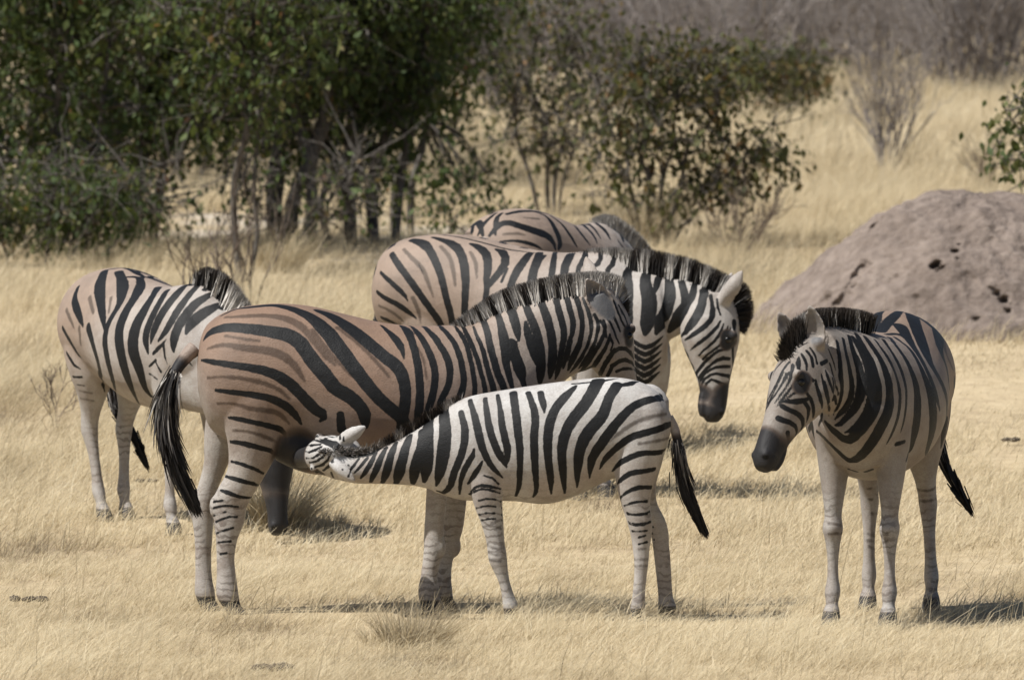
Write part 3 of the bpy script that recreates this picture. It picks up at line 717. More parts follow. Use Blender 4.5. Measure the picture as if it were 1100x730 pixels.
kb -586,-51,809,14 -588,-72,781,13 -591,-83,753,14 -596,-88,725,16 -603,-88,698,19 -610,-84,670,21 -615,-77,642,22 -619,-62,613,22 -623,-34,583,22
kb -637,-38,786,14 -645,-59,762,17 -654,-70,738,18 -661,-77,713,19 -667,-79,687,20 -674,-76,662,21 -680,-69,636,22 -688,-55,610,22 -695,-22,583,24
kb -695,-34,757,9 -707,-58,731,13 -718,-70,703,15 -725,-74,674,16 -732,-71,645,17 -742,-59,616,18 -753,-28,587,21
kb -738,-39,736,9 -750,-57,713,11 -761,-66,689,12 -771,-69,665,13 -782,-65,641,13 -793,-54,616,14 -804,-28,590,17
kb -782,-44,714,7 -795,-59,686,9 -810,-61,659,11 -828,-53,631,11 -847,-34,605,9
kb -818,-47,693,7 -836,-52,670,7 -855,-48,648,7 -876,-37,627,6
kb -854,-36,689,5 -872,-40,665,6 -891,-35,641,4
''',
'east': '''
kn 958,-220,1076,5 967,-232,1053,4 972,-245,1030,4 976,-260,1007,4 977,-275,985,4 974,-292,963,4 971,-306,939,4 960,-320,914,4
kn 958,-267,1041,4 960,-281,1016,4 959,-295,991,4 953,-309,965,4 946,-319,939,4 960,-320,914,4
kh 969,-188,1041,4 975,-204,1021,4 983,-220,1000,4 988,-235,979,4 993,-251,958,4 997,-266,936,4
kn 953,-244,1076,4 961,-257,1049,4 965,-270,1022,4 968,-283,995,4 968,-296,968,4 963,-311,941,4
kn 897,-209,1165,5 907,-228,1147,5 912,-247,1129,4 912,-267,1110,4 907,-285,1090,4 912,-296,1065,4
kn 931,-224,1119,5 941,-241,1098,5 950,-254,1074,5 956,-265,1048,4 959,-277,1023,4 960,-290,998,4 958,-303,973,4
kn 958,-232,1073,5 966,-240,1049,5 972,-250,1026,4 976,-262,1004,4 977,-276,983,4 975,-291,962,4
kh 941,-208,1108,6 958,-206,1083,8 967,-211,1058,7 974,-219,1035,5 980,-231,1013,4 984,-246,993,4 988,-260,972,4 990,-274,950,4
kh 971,-191,1050,4 975,-202,1021,4 983,-219,996,4 990,-238,971,4 996,-255,945,4
kh 916,-185,1142,4 933,-185,1116,10 954,-179,1091,8
kh 906,-178,1154,4 915,-163,1133,7 922,-152,1109,8 933,-150,1084,6
kh 890,-157,1165,5 895,-135,1136,7 907,-127,1101,7
kh 875,-145,1177,4 878,-123,1147,5 887,-113,1113,5
kh 953,-149,997,6 969,-176,998,6 981,-202,987,5 989,-223,968,4
kh 975,-175,1074,6 940,-148,1064,9 926,-124,1043,7
kh 916,-114,1043,5 916,-109,1013,7 913,-102,984,7 905,-95,955,8 879,-93,925,8
kn 886,-95,1066,4 889,-88,1038,6 891,-80,1010,8 885,-74,982,8 866,-71,953,8 734,-87,920,6
kn 862,-81,1083,5 865,-71,1055,7 860,-62,1027,8 844,-54,999,8 785,-55,969,7 740,-57,938,5
kn 822,-70,1111,5 818,-63,1085,6 812,-57,1059,7 818,-48,1034,7 789,-46,1007,5 776,-42,980,5
kn 802,-79,1169,4 794,-68,1141,6 788,-59,1111,6 785,-52,1081,6
kn 869,-98,1112,9 834,-80,1123,7
kh 947,-144,965,7 964,-167,958,11 978,-190,956,11 989,-215,957,8 993,-240,957,4
kh 997,-243,937,9 993,-220,925,10 981,-198,914,10 963,-178,901,10 943,-166,880,10 924,-166,854,9 912,-182,828,8 936,-196,812,6
kh 1011,-258,887,12 1004,-234,877,11 988,-210,869,10 966,-192,853,9 944,-189,827,8 935,-205,800,7
kh 992,-220,825,11 979,-219,790,6
kh 949,-144,988,6 935,-131,965,8 928,-125,940,8 917,-123,912,9 886,-130,884,9
kh 358,-226,839,8 272,-251,811,8
kh 918,-114,1029,7 913,-105,1004,8 911,-98,979,9 902,-93,954,10 882,-93,927,10
kh 627,-135,892,9 614,-142,866,8 562,-161,840,6
kn 886,-83,1034,8 886,-76,1006,10 879,-71,978,10 856,-69,949,9 723,-89,916,7 662,-102,885,6
kh 954,-155,953,8 939,-141,928,8 926,-144,898,9 914,-153,869,8
kn 839,-55,1050,5 833,-52,1019,6 821,-53,987,6 783,-64,954,5
kn 744,-52,1201,9 761,-44,1175,9 769,-38,1150,9 775,-34,1124,9 780,-32,1098,10 782,-29,1072,11 780,-27,1046,12 772,-26,1020,12 761,-29,993,12 746,-35,967,11 726,-46,941,10 700,-61,916,9 674,-78,892,6
kn 683,-36,1210,9 704,-27,1185,10 717,-20,1160,11 722,-13,1135,12 723,-7,1110,13 720,-3,1084,15 714,1,1058,16 705,3,1033,17 696,3,1007,17 691,-2,981,17 685,-10,956,17 680,-22,932,16 675,-38,911,13 673,-56,891,10 673,-73,872,8
kn 629,-19,1219,11 649,-9,1193,12 661,-1,1167,14 665,9,1142,16 664,18,1117,18 665,27,1092,17 669,34,1066,17 673,39,1040,19 676,41,1013,20 678,38,987,21 679,32,961,20 676,21,936,19 673,7,913,17 673,-11,892,14 673,-30,873,12 673,-49,854,10 671,-73,846,4
kn 571,3,1228,12 595,19,1204,14 610,34,1181,17 620,47,1157,20 627,60,1133,23 632,71,1108,25 639,80,1082,26 644,86,1056,27 649,91,1030,28 654,94,1003,29 657,94,976,29 661,90,950,27 671,82,925,23 673,69,902,21 673,53,880,19 673,36,859,17 673,17,840,15 673,-6,826,11 671,-32,816,6
kn 612,-6,1216,11 621,9,1195,14 626,25,1174,16 631,40,1152,19 635,53,1129,22 639,65,1106,25 643,75,1082,28 647,83,1057,31 650,89,1032,34 653,93,1007,37 656,94,981,38 659,93,955,38 667,88,930,35 672,80,906,32 673,69,882,29 673,55,860,27 673,41,838,25 671,25,817,23 662,7,797,22 652,-18,785,22 652,-42,792,20 656,-62,808,19 655,-83,824,18 649,-102,842,16 637,-122,861,15
kn 542,36,1215,12 560,55,1194,13 569,72,1174,14 574,88,1153,15 577,102,1131,16 579,114,1108,18 581,125,1084,19 583,133,1060,21 585,141,1035,22 587,146,1010,23 590,150,984,24 592,150,958,25 600,149,933,26 611,146,908,27 621,138,884,27 630,128,861,28 634,117,838,28 633,104,815,27 628,90,792,27 620,75,770,26 609,58,749,25 592,38,728,24 571,16,709,23 548,-10,695,21 541,-37,696,19 557,-56,711,17 574,-72,729,16 583,-90,747,15 585,-108,765,15 578,-128,784,15 546,-152,801,15 473,-185,813,14
kn 491,70,1202,8 512,89,1181,8 519,106,1160,9 521,122,1139,10 524,137,1116,11 523,149,1093,11 519,158,1068,11 516,166,1043,11 514,172,1017,11 517,178,991,11 522,181,965,11 529,181,939,12 535,180,913,12 542,177,887,12 548,171,862,12 553,163,837,11 555,153,812,10 555,141,788,9 550,128,765,8
kn 395,91,1200,8 419,109,1178,8 433,126,1157,9 441,142,1135,10 445,156,1113,11 448,168,1090,11 451,178,1065,11 454,186,1041,10 456,193,1015,10 459,197,990,9 465,200,964,9 471,200,938,9 476,198,912,9 480,196,886,9 481,191,861,9 484,185,835,7 485,178,810,6
kb 173,81,1207,9 328,122,1189,10 350,142,1169,11 358,160,1148,11 361,176,1126,12 362,189,1103,13 363,201,1079,14 363,211,1054,16 361,220,1028,17 361,226,1002,19 362,230,976,20 364,232,949,22 365,232,922,23 364,231,896,23 362,229,869,23 360,226,842,23 356,220,815,22 352,213,789,20 345,205,763,18 335,195,737,16 388,195,713,13 409,190,688,11
kb 113,96,1205,8 155,124,1191,9 171,149,1175,10 190,171,1158,12 217,191,1137,13 238,209,1115,14 249,223,1092,15 256,235,1068,16 259,246,1043,18 256,255,1019,20 252,264,993,22 246,270,968,25 240,276,942,27 235,279,915,28 227,280,888,29 220,280,861,28 211,277,834,28 201,272,807,26 190,265,781,24 172,255,754,21 143,242,728,17 50,221,698,14
kb -106,86,1249,24 -49,109,1227,22 5,131,1205,20 59,154,1184,18 107,176,1163,17 146,197,1141,17 170,214,1119,16 186,230,1096,16 197,244,1073,15 200,256,1049,16 199,266,1024,16 195,275,1000,16 188,283,974,15 181,289,948,14 168,293,922,12 147,295,895,11
kb -392,92,1292,24 -269,120,1269,25 -203,139,1246,25 -146,157,1223,26 -94,174,1200,27 -45,191,1176,27 1,206,1153,27 43,222,1129,27 73,237,1106,26 86,251,1084,25 81,264,1062,22 71,276,1039,20 57,286,1015,19 39,294,991,19 17,300,966,20 -5,303,940,20 -16,303,913,21 -24,301,887,22 -75,291,859,22
kb -417,238,821,22 -420,233,794,21 -424,228,768,18 -430,222,742,14 -440,215,715,11
kb -431,147,1261,32 -432,166,1246,32 -502,174,1234,32 -513,187,1220,31 -370,212,1197,29 -292,226,1172,26 -235,239,1147,24 -213,251,1123,22 -206,262,1098,20 -208,271,1073,19 -196,278,1048,19 -175,285,1022,19 -155,291,996,20 -197,287,968,21
kb -547,247,1113,19 -555,258,1065,16
kb -464,269,1000,19 -523,263,979,17 -507,259,950,15 -484,254,922,14 -508,248,886,12 -484,247,857,11 -480,244,828,10 -471,241,805,9 -460,233,767,8
kn -155,-69,1265,13 -197,-51,1280,11 -251,-35,1294,10
kb 48,25,1228,16 -63,26,1251,17 -158,31,1273,19 -246,40,1292,21 -435,39,1306,24
kb 101,57,1217,8 40,81,1219,10 16,108,1213,11 57,139,1193,10 104,167,1169,8
kb 439,-46,652,9 427,-21,642,8
kn 483,160,763,9 448,190,773,6
sb -516,203,1201,11 -506,214,1186,11 -386,235,1159,11 -342,248,1131,11 -347,258,1103,10 -384,266,1075,9 -457,268,1046,8
sn -529,-121,327,4 -554,-97,317,4
sn 446,88,371,4 473,120,381,4
sn -529,-121,299,4 -558,-97,291,4
sn 446,97,342,4 463,118,353,4
sn -530,-116,271,4 -557,-97,259,4
sn -531,-105,417,4 -579,-88,416,4
sn 470,-132,422,4 465,-100,419,4 425,-80,409,4
sn 471,-132,378,4 466,-100,381,4 421,-82,379,4
sb -522,103,481,4 -488,132,476,4 -498,164,479,4 -545,179,489,4
sb -492,103,527,4 -469,137,523,4 -489,168,527,4 -529,178,537,4
''',
'middle': '''
kn 681,-223,828,9 710,-215,807,11 742,-203,793,12 774,-190,805,11 802,-179,827,10 826,-166,853,8
kn 680,-221,793,9 708,-212,771,11 738,-198,756,12 769,-185,769,12 796,-173,791,10 820,-161,815,8
kn 679,-219,757,9 706,-208,735,11 734,-193,719,12 763,-178,733,12 789,-165,754,11 813,-152,778,9
kn 678,-215,722,9 703,-204,699,11 730,-187,682,12 758,-171,696,12 783,-156,717,11 806,-140,741,9
kn 676,-211,686,9 700,-198,663,11 726,-181,645,12 753,-164,659,13 776,-148,681,12 798,-129,703,9
kn 674,-205,651,9 696,-191,627,11 721,-173,608,12 748,-157,621,13 770,-141,644,12 791,-118,666,9
kh 1073,-117,1057,7 1086,-128,1025,8 1099,-135,993,9 1101,-148,962,11 1089,-168,934,13 1072,-187,910,13 1050,-201,890,13 1023,-208,871,12 992,-202,852,12 951,-174,833,11
kh 1108,-108,1047,6 1116,-120,1006,6 1133,-125,967,5
kh 1136,-135,934,5 1126,-151,906,8 1109,-167,882,9 1091,-185,860,9 1070,-199,840,9 1044,-204,821,9 1015,-198,801,8 981,-176,779,7
kh 1151,-127,920,4 1145,-142,886,7 1132,-157,855,7 1113,-169,827,7 1089,-183,803,7 1063,-192,780,6 1034,-185,753,5
kh 1171,-112,907,4 1165,-127,876,5 1161,-135,844,7 1148,-145,816,7 1126,-158,796,6 1102,-170,776,6 1078,-181,757,6 1052,-176,733,5
kh 1181,-101,900,4 1176,-119,865,4 1171,-124,828,5 1160,-131,793,4
kh 1191,-70,926,17 1202,-90,880,10
kn 1162,-128,786,6 1135,-150,780,7 1109,-163,761,7 1084,-170,739,8 1058,-170,715,8 1033,-164,687,9 1004,-141,658,11 1012,-138,631,8
kn 1174,-100,735,9 1150,-131,740,11 1124,-148,730,9 1099,-158,711,7 1074,-163,690,7 1049,-161,666,8 1024,-150,640,9 1007,-123,610,8
kn 1172,-85,695,8 1147,-124,696,9 1117,-146,692,7 1086,-158,678,6 1057,-160,656,6 1032,-150,625,9 1013,-123,590,10
kn 1165,-77,644,11 1145,-119,652,9 1118,-141,659,7 1088,-154,652,6 1060,-157,633,7 1038,-149,604,9 1020,-128,570,10
kh 1159,-78,591,12 1141,-119,601,11 1118,-137,618,8 1091,-151,627,6 1067,-154,609,7 1051,-150,580,9 1035,-148,551,10
kn 938,-133,777,13 954,-140,753,17 948,-120,743,16 981,-134,695,14 986,-123,668,12 1014,-142,638,9
kn 1189,-93,806,9 1187,-84,770,9 1184,-70,734,10 1173,-44,693,11 1168,-54,662,13 1162,-65,619,15 1158,-65,590,17
kb -762,-222,1180,8 -723,-249,1155,11 -687,-265,1131,12 -654,-274,1107,13 -623,-278,1082,13 -595,-280,1056,12 -578,-279,1025,6
kb -780,-230,1077,9 -740,-251,1054,12 -701,-263,1035,13 -663,-269,1020,14 -629,-269,1002,15 -597,-267,981,15 -567,-263,959,13 -537,-262,936,9
sb -772,-224,1003,5 -732,-242,991,7 -697,-249,976,8 -667,-250,960,9 -643,-245,939,9 -622,-238,915,8
kb -767,-197,938,10 -727,-214,927,11 -693,-219,915,10 -662,-218,900,6
kb -716,-180,1279,15 -682,-216,1250,17 -652,-239,1222,18 -623,-255,1195,18 -596,-267,1168,18 -571,-275,1141,18 -547,-281,1113,19 -524,-284,1086,19 -502,-286,1059,18 -481,-285,1031,18 -461,-283,1004,19 -442,-278,976,19 -422,-271,949,20 -406,-262,921,20 -397,-248,890,19 -389,-232,858,18
kb -632,-99,1352,19 -585,-126,1345,25 -540,-154,1332,29 -501,-185,1308,23 -470,-212,1280,21 -445,-234,1250,20 -423,-251,1219,20 -404,-266,1188,19 -389,-276,1156,19 -376,-284,1123,19 -366,-289,1091,19 -357,-291,1058,18 -348,-291,1025,19 -339,-288,993,19 -332,-281,960,19 -330,-271,927,20 -331,-257,893,20 -334,-237,859,21
kb -519,-87,1367,9 -475,-109,1359,14 -432,-128,1350,18 -392,-143,1338,23 -353,-165,1320,26 -319,-192,1295,22 -293,-217,1264,22 -275,-240,1232,23 -261,-259,1200,24 -252,-274,1167,23 -245,-286,1134,22 -242,-294,1100,21 -242,-300,1067,21 -243,-302,1034,20 -245,-300,1000,20 -247,-296,967,21 -250,-288,933,21 -255,-275,900,22
kb -282,-131,1334,9 -244,-138,1323,18 -206,-156,1305,24 -171,-182,1280,23 -148,-214,1248,22 -136,-242,1214,21 -129,-264,1181,20 -130,-282,1148,16 -120,-295,1114,16 -118,-305,1080,16 -121,-311,1047,16 -127,-314,1013,16 -134,-313,979,16
kb -134,-131,1305,8 -94,-141,1292,23 -61,-179,1262,21 -49,-217,1228,22 -58,-245,1199,22 -73,-266,1171,20 -91,-282,1144,19 -110,-294,1116,19 -127,-303,1087,16
kb -28,-236,1204,7 -33,-263,1170,7 -41,-283,1136,8
kb 46,-105,1281,19 46,-159,1256,22 41,-197,1229,24 33,-227,1203,24 26,-252,1175,22 19,-273,1146,20 14,-290,1115,19 12,-302,1084,19 9,-311,1052,19 5,-318,1020,19
kb 131,-106,1272,13 119,-154,1250,21 119,-198,1219,23 121,-233,1185,22 125,-259,1150,21 130,-280,1114,21 133,-295,1079,20
sb -648,-174,1303,8 -611,-205,1279,9 -578,-226,1255,11 -544,-242,1232,11 -513,-255,1208,11 -490,-267,1180,11 -473,-277,1149,11 -457,-284,1118,9 -443,-287,1087,7 -430,-289,1055,4
sb -436,-172,1319,8 -402,-197,1296,9 -371,-217,1271,10 -348,-236,1242,10 -333,-254,1211,11 -320,-269,1179,10 -311,-280,1147,8 -303,-288,1115,5
sb -259,-188,1290,8 -229,-214,1259,9 -205,-239,1226,10 -193,-262,1190,10 -184,-280,1155,9
sb -549,-282,1045,11 -535,-280,1014,11 -524,-274,983,11 -519,-265,950,11 -515,-262,917,11
kb -509,-21,1382,5 -461,-52,1378,6 -421,-64,1374,6 -382,-73,1369,6 -344,-82,1364,6 -307,-89,1357,6 -271,-93,1349,6 -236,-95,1342,6 -201,-97,1333,6 -166,-100,1325,6 -130,-104,1316,6 -96,-105,1308,6 -62,-103,1302,6 -30,-97,1297,6 2,-90,1293,6 34,-84,1290,5 68,-81,1286,5
kb 91,-70,1286,19 109,-151,1253,21 114,-199,1219,21 115,-233,1185,20 117,-260,1150,19 121,-280,1115,19 124,-296,1079,18
kb 159,-16,1288,12 197,-133,1256,15 212,-185,1221,17 221,-221,1186,17 228,-247,1150,17 234,-267,1115,17 239,-281,1079,17
kb 267,-60,1281,23 280,-138,1251,25 281,-181,1219,23 287,-214,1184,21 292,-238,1149,20 295,-255,1114,20 296,-269,1079,20
kb 336,-30,1294,10 364,-109,1270,17 368,-151,1239,19 357,-178,1215,14 360,-203,1183,12 365,-222,1151,12 367,-236,1118,12
kn 435,-43,1294,13 434,-61,1289,12 454,-114,1257,12 451,-146,1229,14 429,-166,1213,11 428,-188,1183,10 431,-205,1151,11 433,-218,1118,12
kn 487,3,1288,13 517,-77,1257,11 523,-119,1226,13 510,-148,1202,12 511,-171,1168,12 511,-188,1133,12 511,-202,1099,12
kn 570,-13,1247,9 582,9,1240,11 586,-11,1237,14 601,-74,1206,16 605,-115,1176,23 615,-147,1145,28 627,-169,1113,30 636,-186,1080,30 643,-198,1048,26 648,-208,1016,24 652,-215,984,22 656,-220,951,22 658,-223,919,22 661,-225,887,22
kn 629,15,1199,16 700,-64,1181,17 700,-78,1179,23 713,-130,1148,27 725,-156,1117,31 741,-171,1087,36 754,-182,1056,39 759,-191,1025,40 760,-198,993,39 758,-204,962,38 754,-208,930,37 749,-210,899,36 743,-210,868,34
kn 763,-36,1168,14 771,-94,1150,18 778,-135,1115,20 776,-160,1081,19
kn 832,-39,1155,16 813,-37,1157,20 834,-90,1124,24 847,-114,1091,29 851,-129,1057,31 847,-137,1024,30 837,-142,992,32 829,-159,961,33 821,-177,930,37 810,-185,899,28 797,-189,868,25
kn 897,-46,1146,15 898,-44,1146,16 890,-60,1141,18 910,-94,1110,18 925,-112,1078,20 937,-123,1047,22 941,-130,1014,27 928,-133,985,35 908,-130,957,37 887,-124,930,31 863,-116,903,29 838,-104,876,29
kn 955,-13,1134,13 965,-68,1116,15 971,-98,1084,19 968,-116,1053,24 961,-127,1023,31
kn 1017,-28,1109,11 1017,-45,1106,16 1035,-112,1074,25 1036,-133,1042,24 1034,-151,1010,23 1024,-165,980,24 1013,-185,951,27 996,-191,923,27 973,-187,896,25 948,-176,869,23
kn 1011,-77,1092,13 1033,-123,1058,15 1042,-142,1023,16 1038,-159,990,17 1029,-179,959,19 1014,-193,930,18 991,-196,903,19 962,-183,876,18 919,-141,851,16
kn 1074,-110,1069,8 1084,-124,1035,9 1091,-136,1002,10 1089,-151,969,9 1084,-171,937,9
''',
'far': '''
kn -704,130,1322,16 -754,111,1281,13
kb -646,19,1385,9 -704,22,1360,13 -737,36,1332,15 -761,47,1298,14 -777,59,1261,12
kb -646,-54,1380,13 -594,-66,1389,16 -533,-72,1395,18 -475,-82,1397,17 -414,-89,1395,16 -358,-99,1388,15 -299,-108,1378,14
kb -781,-22,1261,9 -767,-40,1288,14 -749,-58,1313,19 -727,-80,1330,20 -708,-108,1332,21 -695,-140,1322,23 -677,-168,1311,24 -653,-191,1300,26 -622,-211,1288,26 -584,-227,1277,27 -540,-239,1266,27 -510,-252,1245,26 -495,-266,1216,23 -495,-277,1183,20
kb -783,-91,1226,4 -772,-125,1229,6 -757,-157,1231,7 -737,-186,1229,8 -713,-212,1223,10 -685,-234,1214,11 -652,-253,1201,11 -616,-267,1184,9
sb -764,-103,1267,6 -745,-141,1271,8 -719,-174,1271,10 -691,-204,1262,6
sb -600,-135,1359,5 -549,-152,1356,7 -488,-163,1353,8
kb -437,-90,1394,9 -407,-113,1385,10 -380,-136,1371,13 -383,-170,1348,17 -401,-204,1318,20 -412,-231,1285,23 -419,-252,1252,24 -429,-268,1217,24 -466,-279,1183,20
kb -306,-131,1368,11 -299,-164,1346,12 -287,-191,1323,13 -287,-219,1293,15 -284,-242,1261,16 -275,-261,1229,16 -264,-276,1196,16
kb -190,-106,1357,10 -108,-102,1340,11 -85,-125,1326,12 -77,-146,1313,13 -120,-198,1287,15 -128,-228,1260,16 -121,-250,1233,16 -109,-267,1205,14
kb 257,33,1312,10 259,8,1315,12 114,-113,1295,13 65,-173,1270,14 32,-216,1242,13 -3,-252,1210,10
kb 298,20,1318,7 293,-11,1319,8 218,-93,1297,10 145,-164,1267,10 103,-212,1235,11
kb 373,-7,1325,10 320,-65,1313,13 293,-114,1292,16 263,-157,1265,16 228,-198,1234,14
kn 404,-91,1301,17 426,-113,1282,24 459,-129,1255,28 402,-179,1222,28
''',
'west': '''
kb -513,-262,989,12 -480,-262,962,14 -451,-260,936,15 -423,-256,910,15 -401,-249,884,14 -382,-240,859,12 -357,-231,836,7
kb -506,-244,865,8 -465,-244,833,11 -433,-237,802,12 -390,-222,783,7
kb -477,-223,742,7 -398,-211,742,6
kb -464,-207,703,4 -407,-192,698,4
kb -467,-198,1197,14 -448,-221,1165,20 -426,-240,1132,25 -381,-253,1100,28 -334,-262,1069,28 -293,-269,1038,28 -253,-275,1007,25
kb -178,-284,996,28 -146,-290,964,27 -118,-293,933,26 -98,-294,901,25 -82,-291,870,25 -74,-285,838,24 -80,-273,806,23 -106,-252,772,20 -260,-168,734,17 -351,-114,699,10 -377,-91,665,7
kb -391,-83,1281,20 -320,-133,1253,28 -276,-167,1224,35 -232,-193,1194,37 -184,-214,1163,34 -140,-232,1133,31 -98,-249,1102,28 -60,-263,1072,26 -25,-275,1042,22 3,-285,1011,16 25,-292,980,8
kb -264,-68,1276,24 -178,-98,1248,25 -105,-127,1219,32 -46,-157,1188,34 1,-185,1158,29 35,-210,1129,25 49,-233,1101,23 48,-252,1075,22 43,-267,1048,22 39,-280,1019,22 36,-289,990,23 36,-296,959,25 39,-299,928,26 48,-300,897,26 55,-298,866,27 58,-292,836,26 58,-284,805,25 52,-273,775,23 38,-257,744,20 9,-233,712,16 -68,-184,679,11
kb -156,-72,1252,10 -135,-47,1252,14 -104,-29,1247,19 -17,-68,1220,24 55,-115,1191,32 105,-155,1164,34 128,-186,1139,35 138,-211,1113,36 144,-232,1087,36 149,-249,1060,37 152,-264,1031,37 155,-275,1001,37 162,-282,971,36 171,-287,940,36 181,-287,909,36 189,-286,879,35 195,-282,848,34 198,-275,818,33 198,-266,788,32 196,-254,758,29 190,-240,729,26 179,-221,699,20 160,-197,670,15 126,-164,641,9 46,-103,613,5
kb 134,-46,1204,20 234,-116,1179,24 271,-154,1154,27 284,-179,1127,31 288,-199,1101,33 287,-216,1073,35 282,-231,1046,36 278,-243,1017,36 275,-252,987,37 274,-258,957,37 274,-261,925,37 277,-261,894,36 284,-256,864,35 292,-248,834,33 297,-239,805,30 297,-229,774,27 291,-217,744,23 283,-202,713,19 277,-182,685,15 277,-159,661,11 369,-181,642,7
kb 335,-102,1188,20 357,-132,1163,21 366,-155,1137,22 370,-173,1111,22 369,-189,1083,22 366,-202,1056,22 361,-213,1028,22 357,-223,999,22 354,-229,969,22 357,-231,938,20 365,-228,908,16 371,-224,878,12
kb 436,8,1226,20 386,-10,1221,21 409,-53,1201,23 422,-85,1179,24 429,-113,1156,25 430,-136,1131,26 428,-156,1105,26 423,-173,1079,27 417,-187,1051,26 410,-199,1021,24 403,-208,991,21 395,-215,961,17 389,-219,929,10
kn 469,11,1221,17 488,-25,1200,18 491,-51,1177,20 491,-73,1153,20 495,-96,1128,20 500,-119,1102,21 502,-139,1076,21 501,-156,1049,21 495,-171,1021,21 485,-183,994,20 466,-194,968,18 441,-203,943,15
kn 567,17,1171,16 565,-12,1155,21 556,-38,1139,25 548,-61,1118,27 542,-82,1094,26 545,-105,1070,25 547,-127,1044,26 546,-145,1017,26 544,-158,988,27 544,-167,957,28 544,-172,926,26 547,-172,894,20
kn 625,37,1121,15 622,7,1107,22 614,-19,1093,27 603,-43,1076,30 590,-64,1058,31 585,-88,1037,29 589,-109,1012,25 594,-125,983,21
kn 504,73,1208,12 527,9,1196,12
kn 599,109,1133,17 641,50,1109,17
kn 404,-213,879,9 437,-205,902,11 470,-197,925,11 495,-188,950,8
kb 365,-215,814,5 416,-205,847,8
kn 479,-194,931,8 483,-193,897,8 485,-189,862,8 492,-180,830,7
kb 415,-204,835,5 445,-191,791,7
kb 352,-208,776,5 412,-195,752,5
kb -378,-61,1288,12 -357,-35,1292,12 -354,1,1295,12 -277,-2,1288,12 -198,-10,1272,12 -144,-4,1259,11 -104,11,1249,10 -70,29,1239,8
kn -326,19,1292,12 -288,32,1287,11 -216,32,1274,10 -184,54,1263,9 -172,90,1250,8 -129,103,1235,7
sb -271,-230,1148,13 -212,-249,1111,12 -157,-266,1073,10
sb -483,-255,1080,12 -437,-264,1051,12 -398,-269,1021,12 -364,-271,992,12
sb -302,-273,993,15 -297,-272,954,13 -303,-265,915,12
sb -71,-208,1151,8 -33,-234,1113,8 -3,-256,1076,7
sb -464,-193,671,4 -420,-179,665,4 -394,-156,659,4
sb -483,-177,631,4 -436,-164,626,4 -412,-139,619,4
kn 1138,59,366,11 1155,84,355,13 1162,116,352,13 1156,154,357,12
kn 1133,58,316,13 1151,83,305,15 1159,116,302,16 1151,157,310,15
kn 1126,61,259,13 1147,86,250,15 1155,118,248,16 1137,165,254,16
kn 1123,67,200,12 1146,88,193,14 1153,119,191,14 1129,162,193,15
kn 1127,71,150,11 1155,104,143,15 1140,150,145,13
''',
}
# ------------------------------------------------------------------ the zebras
ZEB = {}
BUFF_A, BUFF_B = (0.22, 0.155, 0.115), (0.295, 0.224, 0.176)
WHITE = (0.415, 0.40, 0.38)
M_COAT_MARE = coat_material('coat_mare', (0.225, 0.147, 0.104), (0.385, 0.36, 0.33))
M_COAT_FOAL = coat_material('coat_foal', (0.31, 0.25, 0.21), (0.475, 0.468, 0.455))
M_COAT_PALE = coat_material('coat_pale', BUFF_B, WHITE)
M_COAT_TAWNY_SHADE = coat_material('coat_tawny_shade', BUFF_A, (0.27, 0.253, 0.232))  # white darkened: the shade on this animal is put into its coat colour
M_HAIR = hair_material('mane_hair', (0.60, 0.57, 0.53))
M_HAIR_FOAL = hair_material('foal_mane_hair', (0.5, 0.47, 0.44))
GROUP = 'adult zebras of the herd'

def local_fn(root_loc, yaw, Y0):
    R = Matrix.Rotation(-yaw, 3, 'Z')
    return lambda px, py, dY=0.0: np.array(R @ (at(px, py, Y0 + dY) - root_loc))

def dir_fn(yaw):
    R = Matrix.Rotation(-yaw, 3, 'Z')
    return lambda x, y, z: np.array(R @ Vector((x, y, z)))

def leg_px(L, rows, dY, lat=.85, taper=None):
    """rows: (py, left px, right px): outline of one leg"""
    out = []
    for i, r in enumerate(rows):
        py, a, b = r[:3]
        p, q = L(a, py, dY), L(b, py, dY)
        c = (p + q) / 2; ra = abs(q[0] - p[0]) / 2
        out.append((c[0], c[1], c[2], ra, ra * (r[3] if len(r) > 3 else lat)))
    return out

def hoof_ground_fn(root):
    def f(V):
        c, s = math.cos(root.rotation_euler.z), math.sin(root.rotation_euler.z)
        x = V[:, 0] * c - V[:, 1] * s + root.location.x; y = V[:, 0] * s + V[:, 1] * c + root.location.y
        return gz(x, y) - root.location.z
    return f

